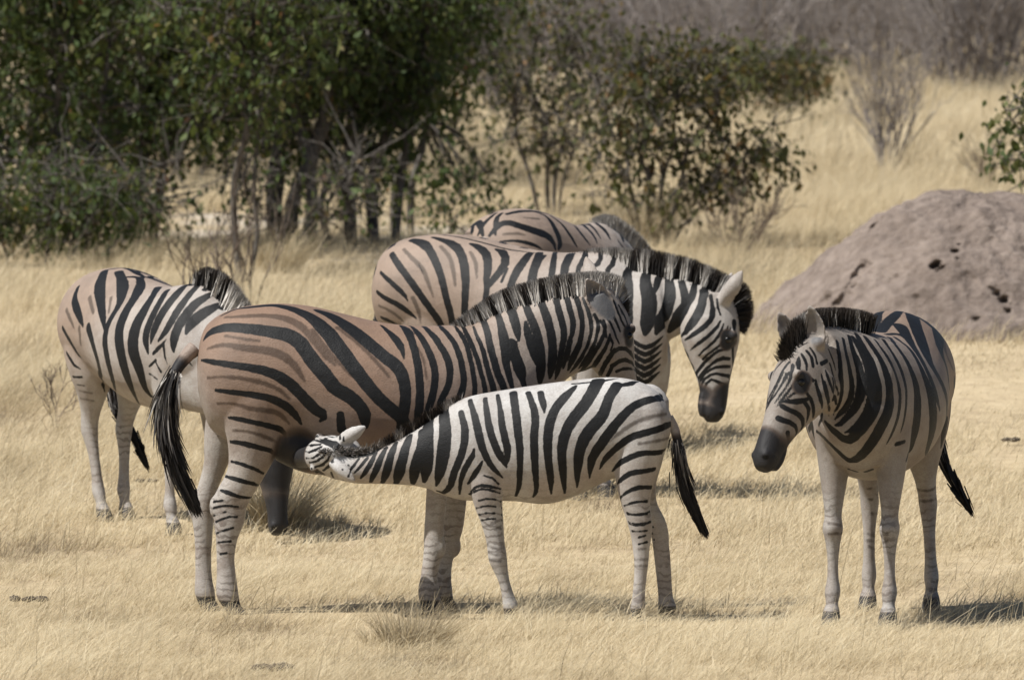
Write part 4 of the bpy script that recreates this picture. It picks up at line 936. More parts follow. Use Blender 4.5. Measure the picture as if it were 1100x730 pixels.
# --- the mare, seen from her right side ---------------------------------------
def build_mare():
    Y0 = 29.85
    p = at(400, 655, Y0)
    loc = Vector((p.x, Y0, gzf(p.x, Y0)))
    root = thing('zebra', 'brown rumped adult zebra standing side on, suckled by the foal', 'zebra', loc, 0, GROUP)
    L = local_fn(loc, 0, Y0)
    fl = Flesh()
    T = [((212, 388), (213, 420), .06), ((216, 362), (218, 440), .13), ((226, 345), (228, 462), .20), ((250, 332), (252, 475), .262), ((290, 326), (290, 482), .28),
         ((330, 328), (330, 486), .285), ((370, 337), (370, 496), .305), ((410, 346), (410, 503), .312), ((450, 350), (450, 506), .30), ((485, 349), (487, 505), .26),
         ((512, 352), (520, 497), .225), ((535, 360), (548, 480), .19), ((560, 385), (570, 462), .15), ((574, 405), (582, 445), .09)]
    fl.pairs([(L(*a), L(*b), w) for a, b, w in T], lat=(0, 1, 0))
    NK = [((468, 354), (520, 492), .22), ((505, 348), (566, 460), .175), ((545, 331), (592, 426), .135), ((585, 319), (613, 404), .112), ((622, 311), (634, 396), .098), ((650, 311), (650, 382), .09)]
    dn = [0, 0, 0, .01, .02, .03]
    fl.pairs([(L(*a, d), L(*b, d), w) for (a, b, w), d in zip(NK, dn)])
    head = add_head(fl, L(645, 318, .03), L(682, 452, .16), (.80, .56, .30),
                    [(1, (-.52, -.20, .84), (.30, -1, .2), .205, (.085, -.03, .078), .12, .014), (-1, (-.2, .5, .8), (.3, .6, .2), .20)], 1.0)
    fl.pairs([(L(296, 450, -.06), L(296, 494, -.06), .10), (L(318, 450, -.06), L(320, 505, -.06), .13), (L(345, 450, -.05), L(346, 510, -.05), .13), (L(378, 460, 0), L(378, 504, 0), .10)], lat=(0, 1, 0))   # udder
    # hind legs
    near = leg_px(L, [(400, 232, 322, .72), (430, 234, 322, .78), (460, 241, 308, .85), (480, 245, 301), (505, 244, 288), (530, 231, 273, .75), (545, 228.5, 265, .7), (562, 230, 262, .72), (580, 232, 255),
                      (600, 232.5, 252), (620, 232.5, 254), (638, 232, 256.5), (648, 237, 258), (654, 241, 262), (663, 245, 271), (667, 245, 271)], -.13)
    far = leg_px(L, [(400, 226, 318, .72), (440, 222, 290, .8), (470, 219, 262), (495, 219, 247), (520, 213, 236, .8), (545, 206, 229, .8), (562, 207, 229), (580, 209, 228), (600, 209.5, 227),
                     (620, 209.5, 228), (636, 209, 231), (645, 212, 232), (652, 215, 237), (658, 216, 239), (661, 216, 239)], .13)
    nf = leg_px(L, [(400, 455, 530, .45), (450, 458, 520, .6), (490, 458, 500), (520, 458, 483), (545, 457, 479), (570, 455.5, 477), (590, 455, 476), (605, 453.5, 473), (620, 451.5, 470), (632, 449, 472),
                    (642, 450, 473), (648, 452, 476), (657, 452, 480), (660, 452, 480)], -.11)
    ff = leg_px(L, [(400, 460, 535, .45), (450, 466, 522, .6), (500, 473, 510), (525, 474, 503), (550, 474, 500), (570, 474, 497), (590, 472, 490), (605, 470, 486), (622, 466, 485), (633, 464, 486), (642, 467, 487),
                    (647, 470, 490), (653, 468, 492), (656, 468, 492)], .11)
    for st in (near, far, nf, ff): fl.leg(st, (1, 0, 0), (0, 1, 0))
    for a, b, d in ((231, 544, -.13), (208, 546, .13)): fl.ball(L(a, b, d), (.026, .024, .05))
    for a, b, d in ((472, 588, -.11), (488, 586, .11)): fl.ball(L(a, b, d), (.030, .032, .05))
    body = fl.fuse('body', .0062, 10, root, M_COAT_MARE)
    P = head[0]
    sp = lambda px, py, r, v, d=-.2: (*L(px, py, d), r, v)
    paint(body, 'mare', head, hoof_ground=hoof_ground_fn(root), size=1.0,
          buff=[sp(260, 350, .3, 1), sp(340, 370, .3, 1), sp(240, 400, .15, .75), sp(430, 400, .3, 1), sp(300, 430, .2, .8), sp(260, 490, .15, .12), sp(480, 430, .2, .7), sp(520, 380, .2, .55), sp(590, 360, .2, .28), (*L(218, 420, -.1), .10, .12), (*L(226, 465, -.2), .09, .08),
                sp(650, 350, .2, .3), sp(240, 560, .2, .05), sp(240, 640, .2, .25), sp(470, 560, .25, .1), sp(340, 470, .15, .3), (*L(222, 480, .05), .12, 0.0)],
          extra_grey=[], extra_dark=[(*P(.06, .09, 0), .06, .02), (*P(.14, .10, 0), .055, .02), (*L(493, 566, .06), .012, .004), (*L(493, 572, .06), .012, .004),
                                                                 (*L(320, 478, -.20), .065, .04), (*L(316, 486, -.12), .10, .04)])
    add_eyes(root, P, 1.0)
    cp = [(L(490, 352), 8), (L(515, 346), 20), (L(545, 332), 24), (L(585, 320), 24), (L(622, 312), 22), (L(648, 310, .02), 20), (P(.0, .078, 0), 17), (P(.06, .088, 0), 14), (P(.12, .092, 0), 8)]
    pts = np.array([c for c, _ in cp]); 
    up = np.array([vnorm((-.40, 0, .92)), vnorm((-.42, 0, .9)), vnorm((-.35, 0, .93)), vnorm((-.2, 0, 1)), vnorm((-.05, 0, 1)), vnorm((.1, 0, 1)), vnorm((.4, .1, .9)), vnorm((.7, .2, .6)), vnorm((.8, .2, .3))])
    make_mane(root, body, cr(pts, 4), cr(up, 4), cr(np.array([[h / 246.] for _, h in cp]), 4)[:, 0], 8000, STRIPE_LINES.get('mare', ([], []))[0], M_HAIR, 3, .0, spread=.03, black_from=.93)
    tl = [L(209, 374, -.02), L(199, 384, -.04), L(187, 402, -.07), L(179, 428, -.09), L(179, 462, -.10), L(189, 500, -.10), L(206, 538, -.10)]
    make_tail(root, tl, [.036, .030, .024, .020, .016, .012, .005], .20, M_HAIR, M_COAT_MARE, 5, 3000, .24, spread=.055, lines=STRIPE_LINES.get('mare_tail', ([], []))[0])
    ZEB['mare'] = (root, body, head)

# --- the foal, seen from its left side ---------------------------------------
def build_foal():
    Y0 = 29.27
    p = at(600, 668, Y0)
    loc = Vector((p.x, Y0, gzf(p.x, Y0)))
    root = thing('zebra_foal', 'small white foal with bold black stripes suckling under the belly of the adult', 'zebra foal', loc, 0)
    L = local_fn(loc, 0, Y0)
    fl = Flesh()
    T = [((721, 446), (720, 466), .05), ((715, 432), (714, 485), .10), ((703, 418), (702, 503), .14), ((685, 409), (684, 512), .158), ((660, 405), (658, 514), .168), ((625, 407), (622, 531), .178),
         ((585, 412), (588, 541), .182), ((545, 418), (552, 538), .172), ((515, 423), (520, 538), .152), ((497, 428), (492, 536), .132), ((482, 436), (466, 528), .10)]
    fl.pairs([(L(*a), L(*b), w) for a, b, w in T], lat=(0, 1, 0))
    NK = [((510, 424), (485, 533), .13), ((478, 441), (453, 523), .10), ((445, 462), (425, 520), .080), ((415, 478), (402, 519.5), .070), ((390, 485), (383, 519), .066), ((372, 482), (366, 516), .064)]
    dn = [0, 0, .0, .0, .02, .05]
    fl.pairs([(L(*a, d), L(*b, d), w) for (a, b, w), d in zip(NK, dn)])
    head = add_head(fl, L(366, 487, .03), L(326, 491, .40), (-.74, -.58, .22),
                    [(1, (.82, -.22, .50), (.25, .9, .3), .15, (.0, .01, .062), .075), (-1, (.72, -.34, -.60), (.3, .9, .3), .14, (-.05, .04, .064), .075)], .86)
    P = head[0]
    nf = leg_px(L, [(470, 495, 545, .5), (505, 500, 545, .7), (530, 506, 541), (545, 510, 538.5), (560, 516, 539), (580, 522, 541), (592, 523.5, 543), (602, 525, 544), (613, 530, 544), (625, 535.5, 546), (640, 539, 550.5),
                    (651, 540, 556), (659, 541.5, 554), (664, 541, 555), (672, 539, 555), (675, 539, 555)], -.075)
    ff = leg_px(L, [(470, 500, 550, .5), (505, 506, 548, .7), (530, 512, 541), (545, 515, 540), (560, 519, 541), (580, 524, 542), (592, 526, 544), (602, 528, 545), (613, 532, 546), (625, 537, 548), (640, 541, 553),
                    (649, 542, 557), (656, 543, 555), (661, 543, 557), (668, 541, 557), (670, 541, 557)], .08)
    nh = leg_px(L, [(440, 668, 714, .6), (465, 660, 716, .7), (495, 659, 710, .75), (520, 662, 702, .8), (540, 667, 698.5), (560, 673.5, 701), (575, 677.5, 700), (588, 679.5, 698), (602, 681, 697), (618, 681, 695),
                    (640, 679, 693), (652, 677, 693.5), (660, 676, 690), (665, 673.5, 689), (673, 670, 688), (676, 670, 688)], -.085)
    fh = leg_px(L, [(430, 672, 719, .6), (465, 668, 718, .7), (495, 668, 712, .75), (520, 674, 705, .8), (540, 683, 706), (556, 692, 714), (570, 698, 718), (585, 701, 719), (602, 703, 720.5), (620, 705, 721.5),
                    (640, 707, 723), (652, 706.5, 727), (660, 706, 723), (666, 704.5, 722), (674, 702, 722), (677, 702, 722)], .085)
    for st in (nf, ff, nh, fh): fl.leg(st, (1, 0, 0), (0, 1, 0))
    body = fl.fuse('body', .0055, 9, root, M_COAT_FOAL)
    sp = lambda px, py, r, v, d=-.15: (*L(px, py, d), r, v)
    paint(body, 'foal', head, hoof_ground=hoof_ground_fn(root), size=.86, ear_dark=(), extra_dark=[(*P(.43, 0, 0), .10, .03), (*P(.34, .02, 0), .075, .03)],
          buff=[sp(540, 460, .2, .02), sp(620, 450, .25, .02), sp(690, 450, .12, .25), sp(590, 530, .08, .9), sp(530, 528, .08, .8), sp(640, 515, .08, .9), sp(680, 520, .1, .6), sp(450, 500, .1, .3), sp(540, 600, .2, .2),
                sp(690, 600, .2, .45), sp(690, 660, .1, .3), sp(350, 490, .1, .05), sp(410, 510, .1, .6), sp(550, 655, .1, .1), (*L(715, 600, .1), .1, .8)],
          extra_grey=[])
    add_eyes(root, P, .86)
    cp = [(L(496, 428), 8), (L(478, 441), 13), (L(460, 452), 14), (L(438, 466), 14), (L(415, 478), 13), (L(392, 485, .0), 13), (P(.02, .062, 0), 14), (P(.07, .072, 0), 12)]
    pts = np.array([c for c, _ in cp])
    up = np.array([vnorm((-.2, -.3, 1)), vnorm((-.3, -.3, .9)), vnorm((-.2, -.4, .9)), vnorm((-.1, -.5, .9)), vnorm((0, -.7, .7)), vnorm((.2, -.9, .3)), vnorm((.2, -1, 0)), vnorm((-.5, -.8, 0))])
    make_mane(root, body, cr(pts, 4), cr(up, 4), cr(np.array([[h / 250.] for _, h in cp]), 4)[:, 0], 1800, STRIPE_LINES.get('foal', ([], []))[0], M_HAIR_FOAL, 8, .0, spread=.016, tipdark=.95, drop=.045)
    tl = [L(718, 448, .0), L(725, 462, .0), L(729, 482, -.01), L(732, 505, -.02), L(739, 530, -.02), L(747, 550, -.02), L(755, 567, -.02)]
    make_tail(root, tl, [.022, .021, .02, .022, .022, .018, .006], .22, M_HAIR, M_COAT_FOAL, 6, 1500, .13, w=.003, spread=.03)
    ZEB['foal'] = (root, body, head)

# --- four adults turned in other directions ---------------------------------------
def adult(key, label, px, Y, yaw, k, coat, neck, headspec, mane, legs, tail, seed, buff, group=GROUP, dark=(), kx=1.0, hsize=1.0, tail_r=1.0, ear_dark=(0, 1)):
    x = at(px, 400, Y).x
    loc = Vector((x, Y, gzf(x, Y)))
    root = thing('zebra', label, 'zebra', loc, yaw, group)
    L = local_fn(loc, yaw, 0.0); D = dir_fn(yaw)
    fl = Flesh()
    fl.pairs([(np.array([x * kx, 0, a]) * k, np.array([x * kx, 0, b]) * k, w * k) for x, a, b, w in TORSO], lat=(0, 1, 0))
    res = []
    for a, b, w in neck:
        a = L(*a) if len(a) == 3 else np.array(a[:3]) * k
        b = L(*b) if len(b) == 3 else np.array(b[:3]) * k
        res.append((a, b, w * k))
    fl.pairs(res)
    pl, mz, vh, ears = headspec
    head = add_head(fl, L(*pl), L(*mz), D(*vh), [(s, D(*t), D(*o), ln, *ex) for s, t, o, ln, *ex in ears], hsize * k)
    P = head[0]
    for (tbl, sg), (dx, dy) in zip(((FORE, -1), (FORE, 1), (HIND, -1), (HIND, 1)), legs):
        hx, hy = (tbl[-2][0] + dx) * k, (.125 * sg + dy) * k
        wx = hx * math.cos(yaw) - hy * math.sin(yaw) + loc.x; wy = hx * math.sin(yaw) + hy * math.cos(yaw) + loc.y
        fl.leg(leg_stations(tbl, .125 * sg, dx, dy, gzf(wx, wy) - loc.z, k), (1, 0, 0), (0, 1, 0))
        st = leg_stations(tbl, .125 * sg, dx, dy, gzf(wx, wy) - loc.z, k)
        jt = min(st, key=lambda q: abs(q[2] - (.415 if tbl is FORE else .505) * k))
        off = .018 * k if tbl is FORE else -.046 * k              # knee cap in front, point of the hock behind
        fl.ball((jt[0] + off, jt[1], jt[2]), (.032 * k, .032 * k, .044 * k) if tbl is FORE else (.027 * k, .024 * k, .05 * k))
    body = fl.fuse('body', .0068 if key == 'east' else .0075, 8, root, coat)
    def s3(q):
        return (*L(*q[0]), q[1], q[2]) if len(q) == 3 else q
    paint(body, key, head, hoof_ground=hoof_ground_fn(root), buff=[s3(q) for q in buff], size=hsize * k,
          extra_dark=[(*P(*q[0]), *q[1:]) for q in dark], ear_dark=ear_dark)
    add_eyes(root, P, hsize * k)
    pts = []; up = []; ln = []; bf_ = 1.0
    for q, u_, h in mane:
        pts.append(P(*q[1:]) if q[0] == 'h' else (L(*q) if len(q) == 3 else np.array(q[:3]) * k)); up.append(D(*u_)); ln.append([h])
    hs = [i for i, (q, _, _) in enumerate(mane) if q[0] == 'h']
    if hs:
        cum = np.concatenate([[0], np.cumsum(np.linalg.norm(np.diff(np.array(pts), axis=0), axis=1))]); bf_ = cum[max(hs[0] - .0, 0).__int__()] / cum[-1] - .04
    make_mane(root, body, cr(np.array(pts), 4), cr(np.array(up), 4), cr(np.array(ln), 4)[:, 0], 7500, STRIPE_LINES.get(key, ([], []))[0], M_HAIR, seed, .0, spread=.03, black_from=bf_, bias={'east': -.010, 'far': -.03}.get(key, .005))
    tp = [L(*q) if len(q) == 3 else np.array(q[:3]) * k for q in tail]
    n = len(tp)
    make_tail(root, tp, [.036, .032, .026 * tail_r, .022 * tail_r, .018 * tail_r, .006], .42, M_HAIR, coat, seed + 1, int(1400 * tail_r), .2, spread=.035 * tail_r)
    ZEB[key] = (root, body, head)
    return root

R_ = math.radians
def build_others():
    f0 = [((.28, 0, 1.255, 0), (.50, 0, .66, 0), .215), ((.42, 0, 1.25, 0), (.64, 0, .80, 0), .17)]
    bf = [(-.45, .2, 1.2, .35, 1), (-.45, -.2, 1.2, .35, 1), (.0, 0, 1.25, .3, .9), (.3, .2, 1.0, .25, .35), (.3, -.2, 1.0, .25, .35), (0, .25, .75, .25, .3), (0, -.25, .75, .25, .3), (-.5, 0, .5, .3, 0.0), (.4, 0, .5, .3, .0),
          (-.5, 0, .1, .2, .25), (.4, 0, .1, .2, .2), (.7, 0, 1.1, .25, .15)]
    # facing the camera, right of the herd
    adult('east', 'zebra standing apart at right, chest forward, before the termite mound', 942, 29.46, R_(-102), .975, M_COAT_TAWNY_SHADE,
          f0 + [((893, 349, 28.93), (899, 448, 28.85), .135), ((872, 350, 28.78), (884, 436, 28.72), .112)],
          ((870, 372, 28.72), (820, 492, 28.52), (-.78, -.60, .12), [(1, (-.42, .10, .88), (-.35, -1, .1), .15, (.0, .02, .078), .085), (-1, (-.22, .0, .97), (-.40, -1, .1), .16, (.0, .015, .066), .088)]),
          [((933, 349, 29.12), (.25, .1, 1), .06), ((912, 350, 29.0), (.1, 0, 1), .085), ((890, 350, 28.88), (0, 0, 1), .085), ((873, 352, 28.78), (-.05, 0, 1), .085), (('h', .0, .072, 0), (-.1, 0, 1), .085), (('h', .06, .082, 0), (-.35, -.2, .9), .075), (('h', .12, .09, 0), (-.5, -.3, .6), .05)],
          [(.04, .0), (.04, .0), (-.02, .0), (.05, .05)],
          [(-.745, 0, 1.17, 0), (-.80, .03, 1.10, 0), (1003, 455, 30.25), (1013, 492, 30.2), (1024, 517, 30.15), (1037, 540, 30.1)], 21, bf,
          tail_r=.6, dark=[((.47, -.03, 0), .07, .025), ((.43, -.05, 0), .055, .025)], hsize=1.06)
    # behind the mare, head hanging over her neck
    adult('middle', 'pale zebra behind the nursing adult, hanging its head beyond her neck', 568, 36.4, R_(-22), 1.03, M_COAT_PALE,
          [((.26, 0, 1.25, 0), (.50, 0, .66, 0), .215), ((652, 284, 36.2), (702, 445, 36.1), .20), ((690, 292, 36.1), (717, 396, 36.05), .155), ((715, 297, 36.1), (717, 368, 36.05), .118), ((742, 301, 36.04), (726, 361, 36.04), .105), ((768, 312, 36.0), (744, 350, 36.0), .095)],
          ((773, 322, 35.97), (769, 446, 35.90), (.98, .10, .0), [(1, (.48, -.25, .80), (.6, .75, -.1), .165), (-1, (.3, .4, .8), (.6, .3, 0), .16)]),
          [((625, 279, 36.25), (-.1, 0, 1), .05), ((648, 284, 36.2), (0, 0, 1), .10), ((700, 295, 36.1), (.10, 0, 1), .14), ((742, 303, 36.04), (.2, 0, 1), .13), ((768, 313, 36.0), (.45, 0, .9), .12), (('h', -.005, .06, 0), (.7, 0, .75), .12), (('h', .04, .085, 0), (.9, 0, .35), .10), (('h', .09, .096, 0), (1, 0, 0), .075), (('h', .14, .10, 0), (1, 0, -.2), .04)],
          [(-.12, .0), (-.06, .0), (.12, .0), (.18, .0)],
          [(-.745, 0, 1.17, 0), (-.81, 0, 1.10, 0), (-.84, 0, .95, 0), (-.84, 0, .8, 0), (-.83, 0, .65, 0), (-.82, 0, .5, 0)], 31, bf, kx=1.1, hsize=1.1, ear_dark=(), dark=[((.44, .02, 0), .075, .02), ((.44, -.05, 0), .06, .02), ((.19, .07, .09), .04, .02)])
    # grazing at the left, behind the mare's rump
    adult('west', 'grazing zebra at left, its neck hidden behind the rump of the nursing adult', 166, 34.5, R_(-60), .965, M_COAT_PALE,
          [((.26, 0, 1.25, 0), (.50, 0, .66, 0), .215), ((225, 306, 34.10), (200, 440, 34.1), .17), ((258, 345, 33.95), (222, 445, 33.95), .13), ((283, 395, 33.78), (248, 455, 33.78), .108), ((296, 425, 33.68), (272, 462, 33.68), .095)],
          ((294, 455, 33.66), (300, 577, 33.58), (.35, -.93, .0), [(1, (-.6, .2, .7), (-.3, -1, 0), .16), (-1, (.6, .2, .7), (.3, -1, 0), .16)]),
          [((210, 303, 34.15), (.1, .1, 1), .05), ((222, 306, 34.10), (.15, .0, 1), .10), ((240, 322, 34.02), (.35, 0, 1), .12), ((258, 346, 33.95), (.6, 0, .8), .11), ((283, 396, 33.78), (.8, 0, .5), .10), ((296, 428, 33.68), (.9, 0, .3), .08)],
          [(-.02, .02), (.0, .0), (.06, .06), (.02, -.04)],
          [(-.745, 0, 1.17, 0), (-.80, .0, 1.10, 0), (118, 415, 35.25), (124, 440, 35.2), (140, 462, 35.15), (153, 490, 35.1)], 41, bf, tail_r=.7, dark=[((.26, .03, 0), .12, .07), ((.42, 0, 0), .09, .05)])
    # farthest, mostly hidden
    adult('far', 'farthest zebra of the herd, only its back and mane visible above the pale zebra', 601, 38.9, R_(58), 1.05, M_COAT_PALE,
          [((.26, 0, 1.25, 0), (.50, 0, .66, 0), .215), ((650, 248, 39.45), (668, 350, 39.45), .16), ((678, 268, 39.65), (680, 350, 39.65), .125), ((700, 295, 39.8), (700, 352, 39.8), .10)],
          ((706, 300, 40.0), (700, 352, 40.5), (.6, .6, .3), [(-1, (-.3, .2, .8), (-.3, -1, 0), .16), (1, (.3, .2, .8), (.3, 1, 0), .16)]),
          [((640, 244, 39.35), (-.1, 0, 1), .06), ((652, 250, 39.45), (.05, 0, 1), .115), ((665, 258, 39.55), (.2, 0, 1), .12), ((680, 270, 39.66), (.4, 0, .9), .11), ((698, 293, 39.8), (.7, 0, .6), .10)],
          [(.0, .0), (.0, .0), (.0, .0), (.0, .0)],
          [(-.745, 0, 1.17, 0), (-.81, 0, 1.10, 0), (-.84, 0, .95, 0), (-.84, 0, .8, 0), (-.83, 0, .65, 0), (-.82, 0, .5, 0)], 51, bf)
build_mare(); build_foal(); build_others()
# ------------------------------------------------------------------ terrain
from mathutils import noise as mnoise

def ground_px(px, py):
    """where the sight line through a place of the photograph meets the terrain"""
    lo, hi = 20.0, 400.0
    for _ in range(50):
        m = (lo + hi) / 2; p = at(px, py, m)
        if p.z > gzf(p.x, m): lo = m
        else: hi = m
    return at(px, py, lo)

def pale_mask(x, y):
    """bare chalky ground under the trees"""
    return (np.exp(-((x + .95) / 1.0) ** 2 - ((y - 62.0) / 2.2) ** 2) * .9 + np.exp(-((x + 1.6) / 3.2) ** 2 - ((y - 66.5) / 4.0) ** 2)) * np.clip(.62 + .75 * np.sin(x * 2.3 + 1.1 * np.sin(y * 1.9)) * np.sin(y * 1.3 - x * .9), .08, 1.15)

def build_ground():
    xs = np.concatenate([np.linspace(-900, -45, 20), np.linspace(-40, 40, 161), np.linspace(45, 900, 20)])
    ys = np.concatenate([np.linspace(-60, 18, 14), np.linspace(20, 110, 361), np.linspace(112, 320, 60), np.linspace(340, 1800, 24)])
    X, Y = np.meshgrid(xs, ys)
    Z = gz(X, np.minimum(Y, 330)) + np.where(Y > 330, (Y - 330) * .01, 0)
    Z = Z + .006 * np.sin(X * 5.1 + np.sin(Y * 3.3)) * np.sin(Y * 4.3 + X)
    V = np.stack([X.ravel(), Y.ravel(), Z.ravel() - .01], 1)
    idx = np.arange(len(V)).reshape(X.shape)
    F = np.stack([idx[:-1, :-1].ravel(), idx[:-1, 1:].ravel(), idx[1:, 1:].ravel(), idx[1:, :-1].ravel()], 1)
    m, nt, bs, out = new_mat('dry_soil'); n = N(nt)
    co = n.coord()
    a = n.noise(co, .35, 5); b = n.noise(co, 6, 5); c = n.noise(co, 45, 3)
    col = n.ramp(n.math('ADD', n.math('MULTIPLY', a, .5), n.math('MULTIPLY', b, .5)), [(.32, (.28, .215, .14)), (.5, (.41, .325, .205)), (.68, (.50, .41, .27))])
    col = n.mix(n.smooth(c, .58, .72), col, (.20, .155, .10))
    pm = n.math('ADD', n.attr('pale'), n.math('MULTIPLY', n.math('SUBTRACT', n.noise(co, 2.6, 6, .65), .5), 1.5))
    col = n.mix(n.smooth(pm, .30, .62), col, (.43, .375, .305))
    nt.links.new(col, bs.inputs['Base Color']); bs.inputs['Roughness'].default_value = .95
    nt.links.new(n.bump(n.math('ADD', b, n.math('MULTIPLY', c, .3)), .6, .05), bs.inputs['Normal'])
    g = mesh_obj('ground', V, F, m, smooth=True, attrs={'pale': pale_mask(V[:, 0], V[:, 1])})
    g['kind'] = 'structure'
build_ground()

# ------------------------------------------------------------------ dry grass
def vnoise(x, y, seed=0.0):
    return (np.sin(x * 1.3 + seed + 1.7 * np.sin(y * .9 + seed)) * np.sin(y * 1.1 - seed * 2 + 1.3 * np.sin(x * .8)) + .5 * np.sin(x * 3.1 + y * 2.3 + seed * 3) * np.sin(y * 3.7 - x * 1.9)) / 1.5

def blades(rng, x, y, h, w, lean, tint, seg=2, flat=.0):
    """arrays of bent blades; returns verts, faces, attrs"""
    n = len(x)
    z = gz(x, y) - .01
    ang = rng.uniform(0, 2 * math.pi, n)
    la = rng.normal(0.15, 1.0, n)                         # wind from the left
    dx, dy = np.cos(la) * lean, np.sin(la) * lean
    sx, sy = np.cos(ang) * w, np.sin(ang) * w
    B = np.stack([x, y, z], 1); S = np.stack([sx, sy, np.zeros(n)], 1)
    vs = []
    for i in range(seg + 1):
        t = i / seg
        c = B + np.stack([dx * h * t ** 1.6, dy * h * t ** 1.6, h * (t - .35 * t * t * np.minimum(lean, 1.6)) ], 1)
        k = 1 - .85 * t
        vs += [c - S * k, c + S * k]
    V = np.stack(vs, 1).reshape(-1, 3)
    m = 2 * (seg + 1)
    b = np.arange(n) * m
    F = np.concatenate([np.stack([b + 2 * i, b + 2 * i + 1, b + 2 * i + 3, b + 2 * i + 2], 1) for i in range(seg)])
    tt = np.repeat(tint, m); hh = np.tile(np.repeat(np.linspace(0, 1, seg + 1), 2), n)
    return V, F, tt, hh

def grass_material():
    m, nt, bs, out = new_mat('straw'); n = N(nt)
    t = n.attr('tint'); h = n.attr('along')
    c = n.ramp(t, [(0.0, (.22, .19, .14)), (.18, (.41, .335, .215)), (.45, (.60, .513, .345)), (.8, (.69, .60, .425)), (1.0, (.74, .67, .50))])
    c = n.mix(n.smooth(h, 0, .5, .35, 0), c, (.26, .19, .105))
    nt.links.new(c, bs.inputs['Base Color'])
    bs.inputs['Roughness'].default_value = .6; bs.inputs['Specular IOR Level'].default_value = .3
    tr = nt.nodes.new('ShaderNodeBsdfTranslucent'); nt.links.new(c, tr.inputs['Color'])
    mx = nt.nodes.new('ShaderNodeMixShader'); mx.inputs[0].default_value = .45
    nt.links.new(bs.outputs[0], mx.inputs[1]); nt.links.new(tr.outputs[0], mx.inputs[2]); nt.links.new(mx.outputs[0], out.inputs[0])
    return m
M_STRAW = grass_material()

